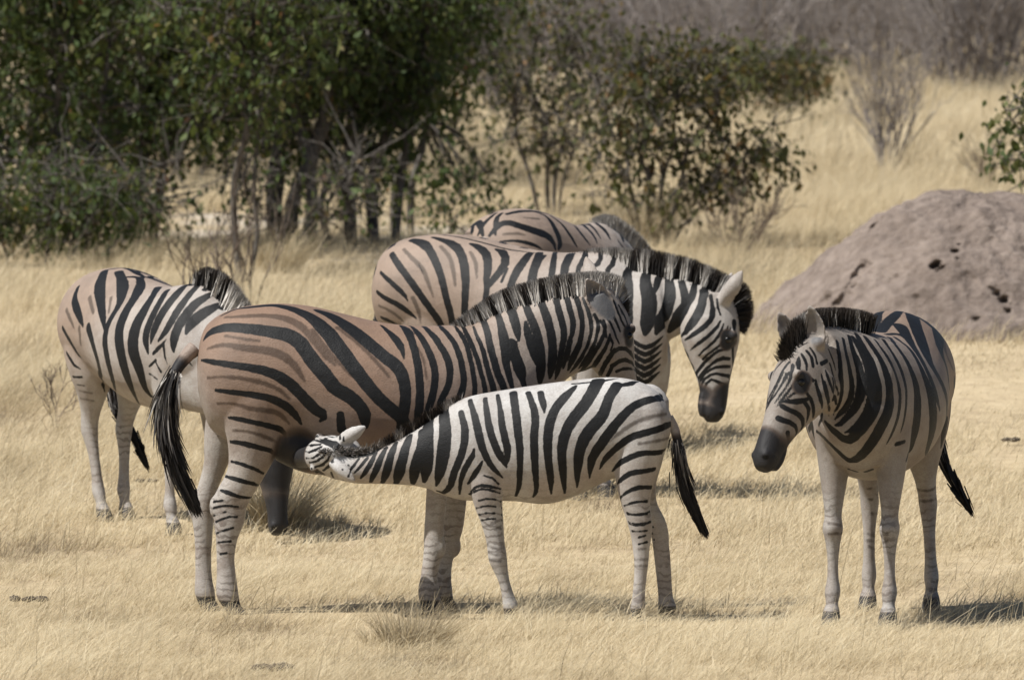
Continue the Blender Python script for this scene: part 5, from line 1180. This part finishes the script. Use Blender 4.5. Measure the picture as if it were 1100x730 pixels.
def build_grass():
    rng = np.random.default_rng(11)
    VV, FF, TT, HH = [], [], [], []; off = 0
    def add(V, F, t, h):
        nonlocal off
        VV.append(V); FF.append(F + off); TT.append(t); HH.append(h); off += len(V)
    def zone(y0, y1, dens, hfun, wfun, lean, margin=1.35, clump=.55, inner=0.0):
        area = .0748 * (margin - inner) * (y1 * y1 - y0 * y0)
        n = int(area * dens)
        y = np.sqrt(rng.uniform(y0 * y0, y1 * y1, n)); x = rng.uniform(inner, margin, n) * np.where(rng.random(n) < .5, -1, 1) * .0748 * y
        # gather into clumps
        k = rng.random(n) < clump
        g = .16
        cx = (np.floor(x / g) + .5 + .35 * np.sin(np.floor(x / g) * 12.9 + np.floor(y / g) * 78.2)) * g
        cy = (np.floor(y / g) + .5 + .35 * np.sin(np.floor(x / g) * 39.3 + np.floor(y / g) * 11.1)) * g
        x = np.where(k, cx + rng.normal(0, .035, n), x); y = np.where(k, cy + rng.normal(0, .035, n), y)
        big = vnoise(x * .55, y * .35, 2.0); fine = vnoise(x * 2.2, y * 1.6, 5.0)
        keep = rng.random(n) < np.clip(.80 + .5 * big + .3 * fine, .12, 1) * np.clip(1.15 - 1.1 * pale_mask(x, y), .14, 1)
        keep &= rng.random(n) < np.clip(1.35 + 1.5 * vnoise(x * 1.25, y * .5, 21.0), .10, 1)
        # bare trampled strip in front of the mound
        keep &= rng.random(n) > .75 * np.exp(-((x - 3.0) / 1.6) ** 2 - ((y - 42.5) / 3.5) ** 2)
        x, y, big, fine = x[keep], y[keep], big[keep], fine[keep]; n = len(x)
        mnd = np.exp(-np.clip(((x - 3.3) / 2.6) ** 2 + ((y - 45.5) / 4.2) ** 2 - .35, 0, 9) * 2.2)
        h = hfun(x, y) * (1 - .78 * mnd) * (1 - .55 * np.clip(pale_mask(x, y + 2.5) * 1.3, 0, 1)) * rng.lognormal(0, .33, n) * (1 + .35 * fine)
        tint = np.clip(rng.normal(.58, .17, n) + .20 * big + .10 * fine + .12 * vnoise(x * .2, y * .15, 9.0) - 1.0 * np.clip(vnoise(x * 1.4, y * .55, 12.0) - .42, 0, 1) - .5 * np.clip(vnoise(x * .45, y * .35, 31.0) - .3, 0, 1), 0.02, 1)
        add(*blades(rng, x, y, h, wfun(y) * rng.uniform(.7, 1.4, n), np.abs(rng.normal(lean, .45, n)), tint))
    zone(24.5, 33, 2800, lambda x, y: .070 + .05 * np.clip(vnoise(x * .9, y * .7, 1), -.4, 1), lambda y: np.full(len(y), .0015), 1.45)
    zone(24.5, 46, 90, lambda x, y: .15 + .05 * vnoise(x * .9, y * .7, 7), lambda y: np.full(len(y), .0014), .75, clump=.85)
    zone(33, 46, 1500, lambda x, y: .095 + .15 * np.clip(.25 - x * .12 + .6 * vnoise(x * .6, y * .4, 1), 0, 1) * np.clip((y - 33) / 5, 0, 1), lambda y: np.full(len(y), .0021), 1.15)
    zone(46, 75, 720, lambda x, y: .20 + .12 * vnoise(x * .4, y * .3, 4), lambda y: np.full(len(y), .0028), .8)
    zone(75, 130, 170, lambda x, y: .28 + .10 * vnoise(x * .3, y * .2, 4), lambda y: np.full(len(y), .006), .75, 1.25, clump=.3)
    zone(130, 235, 16, lambda x, y: .42 + .12 * vnoise(x * .3, y * .2, 4), lambda y: np.full(len(y), .02), .5, 1.15)
    # thinner cover beyond the frame's edges
    zone(17, 24.5, 500, lambda x, y: .07 + .03 * vnoise(x * .9, y * .7, 1), lambda y: np.full(len(y), .0024), 1.3, 3.0)
    zone(24.5, 46, 330, lambda x, y: .09 + .03 * vnoise(x * .9, y * .7, 1), lambda y: np.full(len(y), .0032), 1.2, 3.4, inner=1.35)
    zone(46, 80, 120, lambda x, y: .2 + .1 * vnoise(x * .4, y * .3, 4), lambda y: np.full(len(y), .006), .8, 3.4, inner=1.35)
    zone(80, 150, 22, lambda x, y: .3 + .1 * vnoise(x * .3, y * .2, 4), lambda y: np.full(len(y), .015), .7, 3.2, inner=1.25)
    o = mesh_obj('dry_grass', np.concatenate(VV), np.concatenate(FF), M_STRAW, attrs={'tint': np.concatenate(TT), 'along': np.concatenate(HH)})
    o['kind'] = 'stuff'
build_grass()

def tussock(px, py, r, h, n, label, tint, seed, lean=.45, w=.0022, group=None):
    rng = np.random.default_rng(seed)
    p = ground_px(px, py)
    a = rng.uniform(0, 2 * math.pi, n); q = r * np.sqrt(rng.random(n)) * .55
    x, y = q * np.cos(a), q * np.sin(a)
    z0 = gz(p.x, p.y)
    L = h * rng.lognormal(0, .3, n)
    V, F, t, al = blades(rng, x + p.x, y + p.y, L, w * rng.uniform(.6, 1.4, n), np.abs(rng.normal(lean, .3, n)), np.clip(rng.normal(tint, .16, n), .0, 1), 3)
    # splay outwards
    base = np.repeat(np.stack([x, y], 1), 8, 0); k = al[:, None] ** 1.3 * np.repeat(L, 8)[:, None] * .8
    V[:, :2] += base / (r * .55) * k
    V -= np.array([p.x, p.y, float(z0)])
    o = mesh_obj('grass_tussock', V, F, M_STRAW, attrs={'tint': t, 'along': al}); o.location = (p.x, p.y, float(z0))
    tag(o, label, 'grass tuft', group)
    return o

# ------------------------------------------------------------------ termite mound and dung
def build_mound():
    c = ground_px(1040, 350)
    root_z = gzf(c.x, c.y)
    na, nr = 420, 190
    prof = [(0, .985), (.12, .98), (.25, .945), (.38, .86), (.5, .73), (.62, .565), (.74, .39), (.85, .22), (.94, .08), (1.0, .0), (1.06, -.10)]
    pr, ph = np.array(prof).T
    V = []
    for i in range(nr + 1):
        r = 1.06 * i / nr
        h0 = float(np.interp(r, pr, ph))
        for j in range(na):
            a = 2 * math.pi * j / na
            R = 1.58 * (1 + .10 * math.cos(a * 2 + .4) + .07 * math.sin(3 * a + 1))
            x, y = R * r * math.cos(a), R * r * math.sin(a)
            q = Vector((x, y, h0))
            h = h0 * (1 + .07 * mnoise.noise(Vector((x * 1.1, y * 1.1, 3))))
            f = min(1, r * 3 + .25)
            d = .055 * mnoise.fractal(q * 2.1 + Vector((7, 1, 0)), 1.0, 2.0, 5) + .020 * mnoise.fractal(q * 7, .9, 2.0, 4)
            gl = mnoise.noise(Vector((a * 3.2, r * 1.3, 5.5)))            # run-off gullies
            d -= .05 * max(0, .28 - abs(gl)) * f * min(1, (1.06 - r) * 5) * 1.6
            nx, ny = math.cos(a) * .6 * f, math.sin(a) * .6 * f
            V.append((x + nx * d, y + ny * d, h + d * .8))
    V = np.array(V)
    idx = np.arange(len(V)).reshape(nr + 1, na)
    nxt = np.roll(idx, -1, axis=1)
    F = np.stack([idx[:-1].ravel(), idx[1:].ravel(), nxt[1:].ravel(), nxt[:-1].ravel()], 1)
    # openings: push the surface in where the photograph shows holes
    bvt = BVHTree.FromPolygons([tuple(v) for v in V], F.tolist())
    o3 = Vector((0, 0, H_CAM)) - Vector((c.x, c.y, root_z))
    pits = [(1005, 284, .042, .16), (1009, 287, .03, .12), (1027, 270, .026, .10), (1030, 262, .018, .06), (1028, 277, .016, .05), (1078, 322, .045, .14), (1071, 316, .03, .09), (1083, 334, .026, .09), (1066, 310, .022, .05),
            (985, 320, .03, .04), (1050, 342, .04, .06), (938, 243, .04, .05), (975, 262, .05, .03), (1040, 300, .07, .03), (960, 300, .06, .03), (1062, 260, .06, .03), (1010, 310, .06, .03)]
    for k in range(22):                                                  # the long gully on the left flank
        t = k / 21
        pits.append((930 - 38 * t + 3 * math.sin(k * 2.3), 280 + 58 * t ** .9, .03 + .022 * abs(math.sin(k * 1.7)), .035 + .03 * abs(math.sin(k * .9))))
        pits.append((900 - 40 * t + 3 * math.sin(k * 1.9), 312 + 30 * t, .03 + .012 * abs(math.sin(k * 1.3)), .022))
    for px, py, rr, dp in pits:
        d = (at(px, py, 50) - Vector((0, 0, H_CAM))).normalized()
        hit = bvt.ray_cast(o3, d)[0]
        if hit is None: continue
        e = np.linalg.norm(V - np.array(hit), axis=1) * (1 + .35 * np.sin(V[:, 0] * 60 + px) * np.sin(V[:, 2] * 70 + py))
        V += np.clip(1 - e / rr, 0, 1)[:, None] ** .6 * dp * np.array([d.x, d.y, d.z - .1])
    m, nt, bs, out = new_mat('termite_earth'); n = N(nt); co = n.coord()
    a = n.noise(co, 1.7, 6); b = n.noise(co, 14, 5); e = n.noise(co, 70, 3)
    col = n.ramp(n.math('ADD', n.math('MULTIPLY', a, .55), n.math('MULTIPLY', b, .45)), [(.36, (.125, .098, .082)), (.5, (.185, .148, .125)), (.62, (.245, .20, .17))])
    col = n.mix(n.math('MULTIPLY', n.smooth(e, .6, .75), .5), col, (.075, .062, .055))
    nt.links.new(col, bs.inputs['Base Color']); bs.inputs['Roughness'].default_value = .95
    nt.links.new(n.bump(n.math('ADD', b, n.math('MULTIPLY', e, .5)), .7, .04), bs.inputs['Normal'])
    o = mesh_obj('termite_mound', V, F, m, smooth=True)
    o.location = (c.x, c.y, root_z)
    tag(o, 'large rounded grey brown termite mound with small dark holes', 'termite mound')
build_mound()

M_DUNG, _nt, _bs, _ = new_mat('dung'); _bs.inputs['Base Color'].default_value = (.06, .047, .036, 1)
def dung(px, py, r, n, label, seed):
    rng = np.random.default_rng(seed); p = ground_px(px, py)
    fl = Flesh()
    for i in range(n):
        a = rng.uniform(0, 6.28); q = r * math.sqrt(rng.random())
        s = r * rng.uniform(.22, .42)
        fl.ball((q * math.cos(a) * 1.3, q * math.sin(a), s * .35 + .005), (s * rng.uniform(.9, 1.4), s, s * .55), 9)
    V = np.vstack(fl.v); V += rng.normal(0, r * .03, V.shape)
    o = mesh_obj('dung_pile', V, fl.f, M_DUNG, smooth=True); o.location = (p.x, p.y, gzf(p.x, p.y) + .01)
    tag(o, label, 'dung', 'dry dung heaps on the grass')

# ------------------------------------------------------------------ trees and shrubs
def tubes(paths, sides=5):
    """paths: list of (points, radii) -> one mesh's verts and faces"""
    V = []; F = []; b = 0
    cs = [(math.cos(2 * math.pi * k / sides), math.sin(2 * math.pi * k / sides)) for k in range(sides)]
    for P, R in paths:
        P = np.asarray(P, float); n = len(P)
        tg = np.gradient(P, axis=0)
        ref = np.array([.37, .81, .2])
        for i in range(n):
            t = vnorm(tg[i]); u = vnorm(np.cross(t, ref)); w = np.cross(t, u)
            for c, s in cs: V.append(P[i] + (u * c + w * s) * R[i])
        for i in range(n - 1):
            for k in range(sides):
                k2 = (k + 1) % sides
                F.append((b + i * sides + k, b + i * sides + k2, b + (i + 1) * sides + k2, b + (i + 1) * sides + k))
        b += n * sides
    return np.array(V), np.array(F)

def bark(name, c0, c1):
    m, nt, bs, out = new_mat(name); n = N(nt); co = n.coord()
    v = n.noise(n.scale(co, (1, 1, .3)), 22, 5)
    nt.links.new(n.ramp(v, [(.35, c0), (.65, c1)]), bs.inputs['Base Color']); bs.inputs['Roughness'].default_value = .9
    nt.links.new(n.bump(v, .6, .02), bs.inputs['Normal'])
    return m
M_BARK = bark('mopane_bark', (.055, .048, .042), (.15, .135, .12))
M_TWIG = bark('grey_twig', (.13, .115, .108), (.30, .27, .255))
M_DEAD = bark('dead_twig', (.07, .055, .045), (.17, .13, .10))

def leaf_material(name, stops):
    m, nt, bs, out = new_mat(name); n = N(nt)
    c = n.ramp(n.attr('tint'), stops)
    nt.links.new(c, bs.inputs['Base Color']); bs.inputs['Roughness'].default_value = .6; bs.inputs['Specular IOR Level'].default_value = .2
    tr = nt.nodes.new('ShaderNodeBsdfTranslucent'); nt.links.new(n.mix(.5, c, (.14, .16, .02)), tr.inputs['Color'])
    mx = nt.nodes.new('ShaderNodeMixShader'); mx.inputs[0].default_value = .35
    nt.links.new(bs.outputs[0], mx.inputs[1]); nt.links.new(tr.outputs[0], mx.inputs[2]); nt.links.new(mx.outputs[0], out.inputs[0])
    return m
M_LEAF = leaf_material('mopane_leaf', [(0, (.034, .050, .022)), (.35, (.058, .088, .032)), (.6, (.092, .122, .042)), (.82, (.145, .148, .060)), (.93, (.19, .15, .07)), (1, (.22, .10, .05))])
M_LEAF_RUST = leaf_material('rusty_leaf', [(0, (.045, .054, .028)), (.35, (.070, .078, .034)), (.6, (.11, .11, .045)), (.8, (.17, .125, .055)), (1, (.22, .12, .06))])

def tree(name, label, base, stems, crowns, n_clump, leaves, leaf, seed, mat=M_LEAF, tint=.4, spread=.16, group=None, bare=0, bark_mat=M_BARK):
    """stems: (dx, dy, height, radius, lean x, lean y); crowns: (dx, dy, z, rx, ry, rz) measured from the base"""
    rng = np.random.default_rng(seed)
    bx, by = base; z0 = gzf(bx, by)
    root = thing(name, label, 'tree' if name.endswith('tree') else 'shrub', (bx, by, z0), 0, group)
    paths = []; nodes = []
    for dx, dy, h, r, lx, ly in stems:
        k = 9; P = []
        wob = rng.normal(0, .035 * h, (k, 3)); wob[0] = 0
        for i in range(k):
            t = i / (k - 1)
            P.append(np.array([dx + lx * t ** 1.3, dy + ly * t ** 1.3, h * t - (.06 if i == 0 else 0)]) + wob[i] * [1, 1, .2] * t ** .5)
        P = cr(np.array(P), 3); R = r * .8 * (1 - .72 * np.linspace(0, 1, len(P)) ** .9)
        paths.append((P, R))
        nodes += [(p, rr) for p, rr in zip(P[len(P) // 3:], R[len(P) // 3:])]
    NP = np.array([p for p, _ in nodes]); NR = np.array([r for _, r in nodes])
    vol = np.array([a[3] * a[4] * a[5] for a in crowns]); vol = vol / vol.sum()
    C = []
    for ci in rng.choice(len(crowns), n_clump, p=vol):
        cx, cy, cz, rx, ry, rz = crowns[ci]
        d = vnorm(rng.normal(size=3)); q = rng.random() ** .42
        C.append(np.array([cx, cy, cz]) + d * q * np.array([rx, ry, rz]))
    C = np.array(C); C = C[C[:, 2] > .12]
    LV = []; tints = []
    for c in C:
        e = np.linalg.norm((NP - c) * [1, 1, 1.5], axis=1) + np.where(NP[:, 2] > c[2] + .1, .6, 0)
        j = int(np.argmin(e)); s = NP[j]
        mid = (s + c) / 2 + rng.normal(0, .07, 3) + [0, 0, .08]
        paths.append((cr(np.array([s, mid, c, c + rng.normal(0, .08, 3)]), 2), np.linspace(min(NR[j] * .6, .022), .003, 7)))
        n = rng.poisson(leaves * .82)
        ck = rng.normal(0, .17)
        pts = c + rng.normal(0, spread, (n, 3)) * [1, 1, .85]
        LV.append(pts); tints.append(np.clip(rng.normal(tint + ck, .17, n), 0, 1))
        for p in pts[:4]: paths.append((np.array([c, p]), [.004, .002]))
    for _ in range(bare):
        s = NP[rng.integers(len(NP))]; d = vnorm(rng.normal(size=3) + [0, 0, .3]); L = rng.uniform(.3, .8)
        paths.append((np.array([s, s + d * L * .5 + rng.normal(0, .05, 3), s + d * L + rng.normal(0, .08, 3)]), [.008, .005, .002]))
    V, F = tubes(paths)
    mesh_obj('trunk', V, F, bark_mat, root, True)
    if leaves:
        Pn = np.concatenate(LV); tn = np.concatenate(tints); n = len(Pn)
        ok = Pn[:, 2] > .06; Pn, tn = Pn[ok], tn[ok]; n = len(Pn)
        sz = 1.22 * leaf * rng.lognormal(0, .28, n)
        az = rng.uniform(0, 2 * math.pi, n); hang = rng.normal(-1.0, .45, n)         # leaves hang
        ax = np.stack([np.cos(az) * np.cos(hang), np.sin(az) * np.cos(hang), np.sin(hang)], 1)
        rv = rng.normal(size=(n, 3)); sd = np.cross(ax, rv); sd /= np.linalg.norm(sd, axis=1, keepdims=True); nn = np.cross(ax, sd)
        S = sz[:, None]
        a = Pn; bl = Pn + ax * S * .45 - sd * S * .30 + nn * S * .10; br = Pn + ax * S * .45 + sd * S * .30 + nn * S * .10; e = Pn + ax * S
        LVV = np.stack([a, bl, e, br], 1).reshape(-1, 3)
        b = np.arange(n) * 4
        LF = np.concatenate([np.stack([b, b + 1, b + 2], 1), np.stack([b, b + 2, b + 3], 1)])
        mesh_obj('crown', LVV, LF, mat, root, attrs={'tint': np.repeat(tn, 4)})
    return root

def bare_shrub(label, base, h, w, n_stem, depth, seed, mat=M_TWIG, r0=.014, group=None, name='bare_shrub', lean=(0, 0)):
    rng = np.random.default_rng(seed); paths = []
    bx, by = base; z0 = gzf(bx, by)
    def grow(p, d, L, r, k):
        q = p + d * L * .5 + rng.normal(0, L * .06, 3); e = q + vnorm(d + rng.normal(0, .22, 3)) * L * .5
        paths.append((np.array([p, q, e]), [r, r * .8, r * .6]))
        if k <= 0: return
        for _ in range(rng.integers(2, 4)):
            t = rng.uniform(.35, 1); s = p + (q - p) * t * 2 if t < .5 else q + (e - q) * (t - .5) * 2
            nd = vnorm(d + rng.normal(0, .45, 3) + [0, 0, .3])
            grow(s, nd, L * rng.uniform(.5, .8), max(r * .6, .0022), k - 1)
    for _ in range(n_stem):
        a = rng.uniform(0, 6.28); o = rng.uniform(0, .3)
        d = vnorm([math.cos(a) * w / h * rng.uniform(.1, 1) + lean[0], math.sin(a) * w / h * rng.uniform(.1, 1) + lean[1], 1])
        grow(np.array([math.cos(a) * o * w * .3, math.sin(a) * o * w * .3, -.03]), d, h * rng.uniform(.38, .62), r0 * rng.uniform(.6, 1.2), depth)
    V, F = tubes(paths, 4)
    o = mesh_obj(name, V, F, mat); o.location = (bx, by, z0)
    tag(o, label, 'shrub', group)
    return o

def gx(px, D): return at(px, 200, D).x

def build_plants():
    # dense trees, left half
    Dt = 'stand of leafy trees'
    tree('leafy_tree', 'broad dark green tree at the left edge with leaves hanging down to the grass', (gx(35, 61), 61.0),
         [(-.3, 0, 3.0, .06, -.5, .2), (.15, .1, 3.2, .07, .2, -.2), (.45, -.1, 2.8, .05, .5, .1), (-.6, 0, 2.5, .05, -.6, 0)],
         [(0, 0, 1.9, 1.35, 1.1, 1.3), (-.3, -.2, .75, 1.0, .8, .55), (.5, 0, 2.7, 1.2, 1.0, .8)], 270, 34, .062, 101, tint=.42, bare=40)
    tree('leafy_tree', 'tree with a stout grey stump like trunk standing left of the thin dark sapling', (gx(148, 63), 63.0),
         [(0, 0, 3.2, .12, .1, .2), (.1, .1, 3.0, .07, .7, 0), (-.1, 0, 3.0, .06, -.6, .1)],
         [(.1, 0, 2.15, 1.15, 1.0, 1.05), (-.2, 0, 1.0, .7, .6, .5), (.5, .2, 1.35, .8, .6, .5)], 230, 32, .06, 102, tint=.40, bare=50)
    tree('leafy_tree', 'slender dark tree in front of the stand, its thin trunk bare', (gx(258, 57), 57.0),
         [(0, 0, 3.6, .045, .02, .0), (.06, 0, 2.9, .03, .35, .1)],
         [(0, 0, 2.35, .9, .8, .85), (.1, 0, 1.55, .55, .5, .4)], 120, 30, .058, 103, tint=.45, bare=40)
    tree('leafy_tree', 'many stemmed tree with a bundle of dark leaning trunks', (gx(312, 62), 62.0),
         [(0, 0, 3.4, .10, .2, 0), (.12, 0, 3.3, .09, .45, .1), (-.14, 0, 3.2, .08, -.2, 0), (-.05, .2, 3.0, .06, -.6, .1), (.2, .2, 3.2, .06, .1, 0)],
         [(0, 0, 2.3, 1.2, 1.0, .95), (-.3, .2, 1.25, .9, .6, .4)], 240, 32, .06, 104, tint=.36, bare=60)
    tree('leafy_tree', 'darkest tree of the stand with black trunks close together beside the grassy gap', (gx(388, 63), 63.0),
         [(-.1, 0, 3.2, .09, -.1, 0), (.12, 0, 3.3, .08, .25, .1), (.3, .1, 3.0, .06, .6, 0), (-.28, .1, 3.0, .05, -.3, 0)],
         [(0, 0, 2.2, 1.05, 1.0, 1.1), (.35, 0, 1.35, .45, .5, .35), (-.1, .3, 1.0, .75, .5, .45)], 300, 36, .062, 105, tint=.26, bare=40)
    tree('leafy_tree', 'tree whose drooping branches overhang the grassy gap in the middle', (gx(452, 65), 65.0),
         [(-.25, 0, 3.4, .07, .3, 0), (-.1, 0, 3.3, .05, .75, 0)],
         [(.1, 0, 2.55, .85, .8, .85), (.3, 0, 1.75, .5, .5, .3), (.15, 0, .55, .5, .3, .22)], 170, 32, .06, 106, tint=.38, bare=50)
    for i, (px, D, lab, tn) in enumerate([(20, 78, 'hazy tree behind the broad tree at the left edge', .4), (110, 74, 'tree filling the gap behind the stump like trunk', .3), (210, 76, 'tree behind the slender dark tree', .35), (300, 80, 'tree behind the bundle of leaning trunks', .3),
                                          (375, 76, 'shaded tree behind the darkest trunks', .22), (455, 84, 'tall pale leaved tree beyond the grassy gap', .4)]):
        k = 1.15
        tree('leafy_tree', lab, (gx(px, D), float(D)), [(-.2, 0, 3.6, .08, -.3, 0), (.1, 0, 3.8, .09, .2, 0), (.3, .1, 3.4, .06, .7, 0)],
             [(0, 0, 2.5, 1.5, 1.2, 1.35), (.2, 0, .95, 1.4, .8, .6)], 230, 28, .07, 120 + i, tint=tn, bare=30, group=None)
    tree('leafy_shrub', 'low dense shrub at the left edge, leaves down into the straw', (gx(35, 59), 59.0), [(-.2, 0, .9, .02, -.4, 0), (.1, 0, 1.0, .02, .2, 0), (.3, 0, .8, .02, .6, 0)],
         [(0, 0, .55, .85, .5, .42), (.5, 0, .45, .45, .4, .3)], 110, 22, .055, 141, M_LEAF, .42, .13, bare=40)
    tree('leafy_shrub', 'low twiggy shrub with sparse leaves at the foot of the stump like trunk', (gx(128, 60), 60.0), [(-.2, 0, .8, .02, -.4, 0), (.1, 0, .9, .02, .4, 0)],
         [(0, 0, .5, .75, .5, .36)], 60, 18, .05, 142, M_LEAF, .42, .13, bare=70)
    tree('leafy_shrub', 'low half bare shrub under the bundle of leaning trunks', (gx(330, 61), 61.0), [(-.2, 0, .8, .02, -.5, 0), (.1, 0, .9, .02, .4, 0)],
         [(0, 0, .6, 1.0, .5, .36)], 34, 14, .05, 143, M_LEAF, .40, .13, bare=120)
    # shrubs, middle
    tree('leafy_shrub', 'loose green shrub with rusty top leaves right of centre behind the zebras', (gx(700, 62.5), 62.5),
         [(0, 0, 1.7, .035, -.15, 0), (.05, 0, 1.8, .03, .25, .1), (.12, 0, 1.5, .03, .55, 0), (-.08, 0, 1.6, .03, -.45, 0), (.2, 0, 1.1, .02, .95, 0), (-.1, 0, 1.0, .02, -.55, .1)],
         [(0, 0, 1.35, .75, .6, .62), (.45, 0, 1.55, .55, .5, .35), (.75, 0, .75, .52, .4, .42), (-.35, 0, .75, .38, .3, .4), (1.15, 0, .85, .2, .2, .12), (.35, 0, .45, .55, .4, .32)], 220, 15, .062, 131, M_LEAF_RUST, .46, .14, bare=90)
    tree('leafy_shrub', 'half bare olive shrub between the grassy gap and the rusty topped shrub', (gx(590, 69), 69.0),
         [(0, 0, 2.0, .035, -.25, 0), (.05, 0, 2.2, .03, .2, .1), (-.1, 0, 1.9, .03, -.6, 0), (.1, 0, 1.8, .02, .5, 0)],
         [(0, 0, 1.6, .8, .6, .75), (-.1, 0, .8, .6, .5, .3)], 130, 14, .055, 132, M_LEAF_RUST, .40, .15, bare=160)
    tree('leafy_shrub', 'low spreading leafy twigs in front of the chalky ground left of the farthest zebra', (gx(520, 60), 60.0),
         [(0, 0, .5, .014, -.45, 0), (.1, 0, .5, .012, .3, 0)], [(-.35, 0, .42, .35, .2, .1), (.2, 0, .40, .3, .2, .12)], 22, 12, .05, 133, M_LEAF, .36, .09, bare=14)
    tree('leafy_shrub', 'bright green shrub at the right edge behind the termite mound', (gx(1112, 53), 53.0),
         [(0, 0, 1.5, .03, -.15, 0), (.1, 0, 1.4, .02, .3, 0)], [(-.05, 0, 1.35, .32, .35, .42), (.35, 0, 1.1, .4, .4, .6)], 70, 20, .06, 134, M_LEAF, .55, .11, bare=10)
    tree('leafy_shrub', 'small rusty green shrub on the far slope left of the bare grey shrub', (gx(835, 92), 92.0),
         [(0, 0, 1.2, .03, -.2, 0), (.1, 0, 1.1, .02, .4, 0)], [(0, 0, .85, .8, .6, .42)], 90, 22, .07, 135, M_LEAF_RUST, .5, .16, bare=20)
    # leafless scrub
    bare_shrub('bare grey shrub alone on the golden slope above the mound', (gx(952, 79), 79.0), 1.7, 1.05, 19, 4, 211, lean=(.05, 0))
    bare_shrub('faint leafless shrub at the right edge of the slope', (gx(1062, 74), 74.0), .75, .5, 9, 3, 202, M_DEAD, .007)
    bare_shrub('leafless sapling in front of the trees behind the grazing zebra', (gx(222, 50), 50.0), 1.0, .55, 5, 3, 203, M_DEAD, .012, lean=(.1, 0))
    bare_shrub('leafless sapling with upright dark twigs right of the grazing zebra', (gx(268, 52), 52.0), 1.15, .5, 5, 3, 204, M_DEAD, .012)
    bare_shrub('short broken reddish stick shrub just above the back of the grazing zebra', (gx(152, 44), 44.0), .42, .25, 3, 1, 205, M_DEAD, .012, lean=(-.25, 0))
    bare_shrub('thin weed stem with tiny twigs at the far left of the grass', (gx(60, 41), 41.0), .42, .25, 4, 3, 206, M_DEAD, .003)
    bare_shrub('grey twiggy undergrowth at the foot of the rusty topped shrub', (gx(792, 61), 61.0), .75, .7, 14, 3, 207, M_DEAD, .007)
    rng = np.random.default_rng(5)
    for i in range(26):
        px = 500 + i * 25.5 + rng.uniform(-10, 10); D = rng.uniform(99, 128) + (8 if i % 2 else 0)
        bare_shrub('grey leafless bush in the thicket along the top of the slope', (gx(px, D), D), rng.uniform(2.3, 3.3), 2.1, 26, 4, 300 + i, M_TWIG, .022, 'leafless bushes of the far thicket')
    for i in range(12):
        px = 120 + i * 90 + rng.uniform(-30, 30); D = rng.uniform(150, 185)
        bare_shrub('grey leafless bush in the thicket along the top of the slope', (gx(px, D), D), rng.uniform(3.4, 4.6), 3.0, 24, 4, 350 + i, M_TWIG, .036, 'leafless bushes of the far thicket')
    # ground litter
    tussock(444, 694, .22, .165, 900, 'grey green tuft of wiry grass in the foreground below the suckling foal', .20, 401, .45, .0015)
    tussock(405, 690, .12, .07, 220, 'smaller pale straw tuft left of the wiry foreground tuft', .4, 402)
    tussock(300, 567, .22, .27, 950, 'long straw tuft around the muzzle of the grazing zebra', .5, 403, .4, .002)
    tussock(352, 570, .12, .10, 200, 'low brownish tuft right of the grazing muzzle', .3, 404, .6, .002)
    tussock(300, 292, .3, .32, 420, 'tall brown tuft at the foot of the leafless sapling', .3, 405, .5, .004)
    tussock(690, 262, .4, .42, 500, 'tall straw clump under the rusty topped shrub', .5, 406, .5, .004)
    dung(290, 722, .07, 9, 'dark dung heap at the bottom edge below the nursing adult', 501)
    dung(1086, 476, .06, 7, 'dark dung heap right of the zebra that stands apart', 502)
    dung(157, 520, .05, 6, 'small dung heap between the legs of the grazing zebra', 503)
    dung(30, 648, .06, 5, 'flat dung heap at the left edge of the foreground', 504)
    dung(655, 655, .05, 5, 'small dung heap on the shaded ground under the foal', 505)
build_plants()
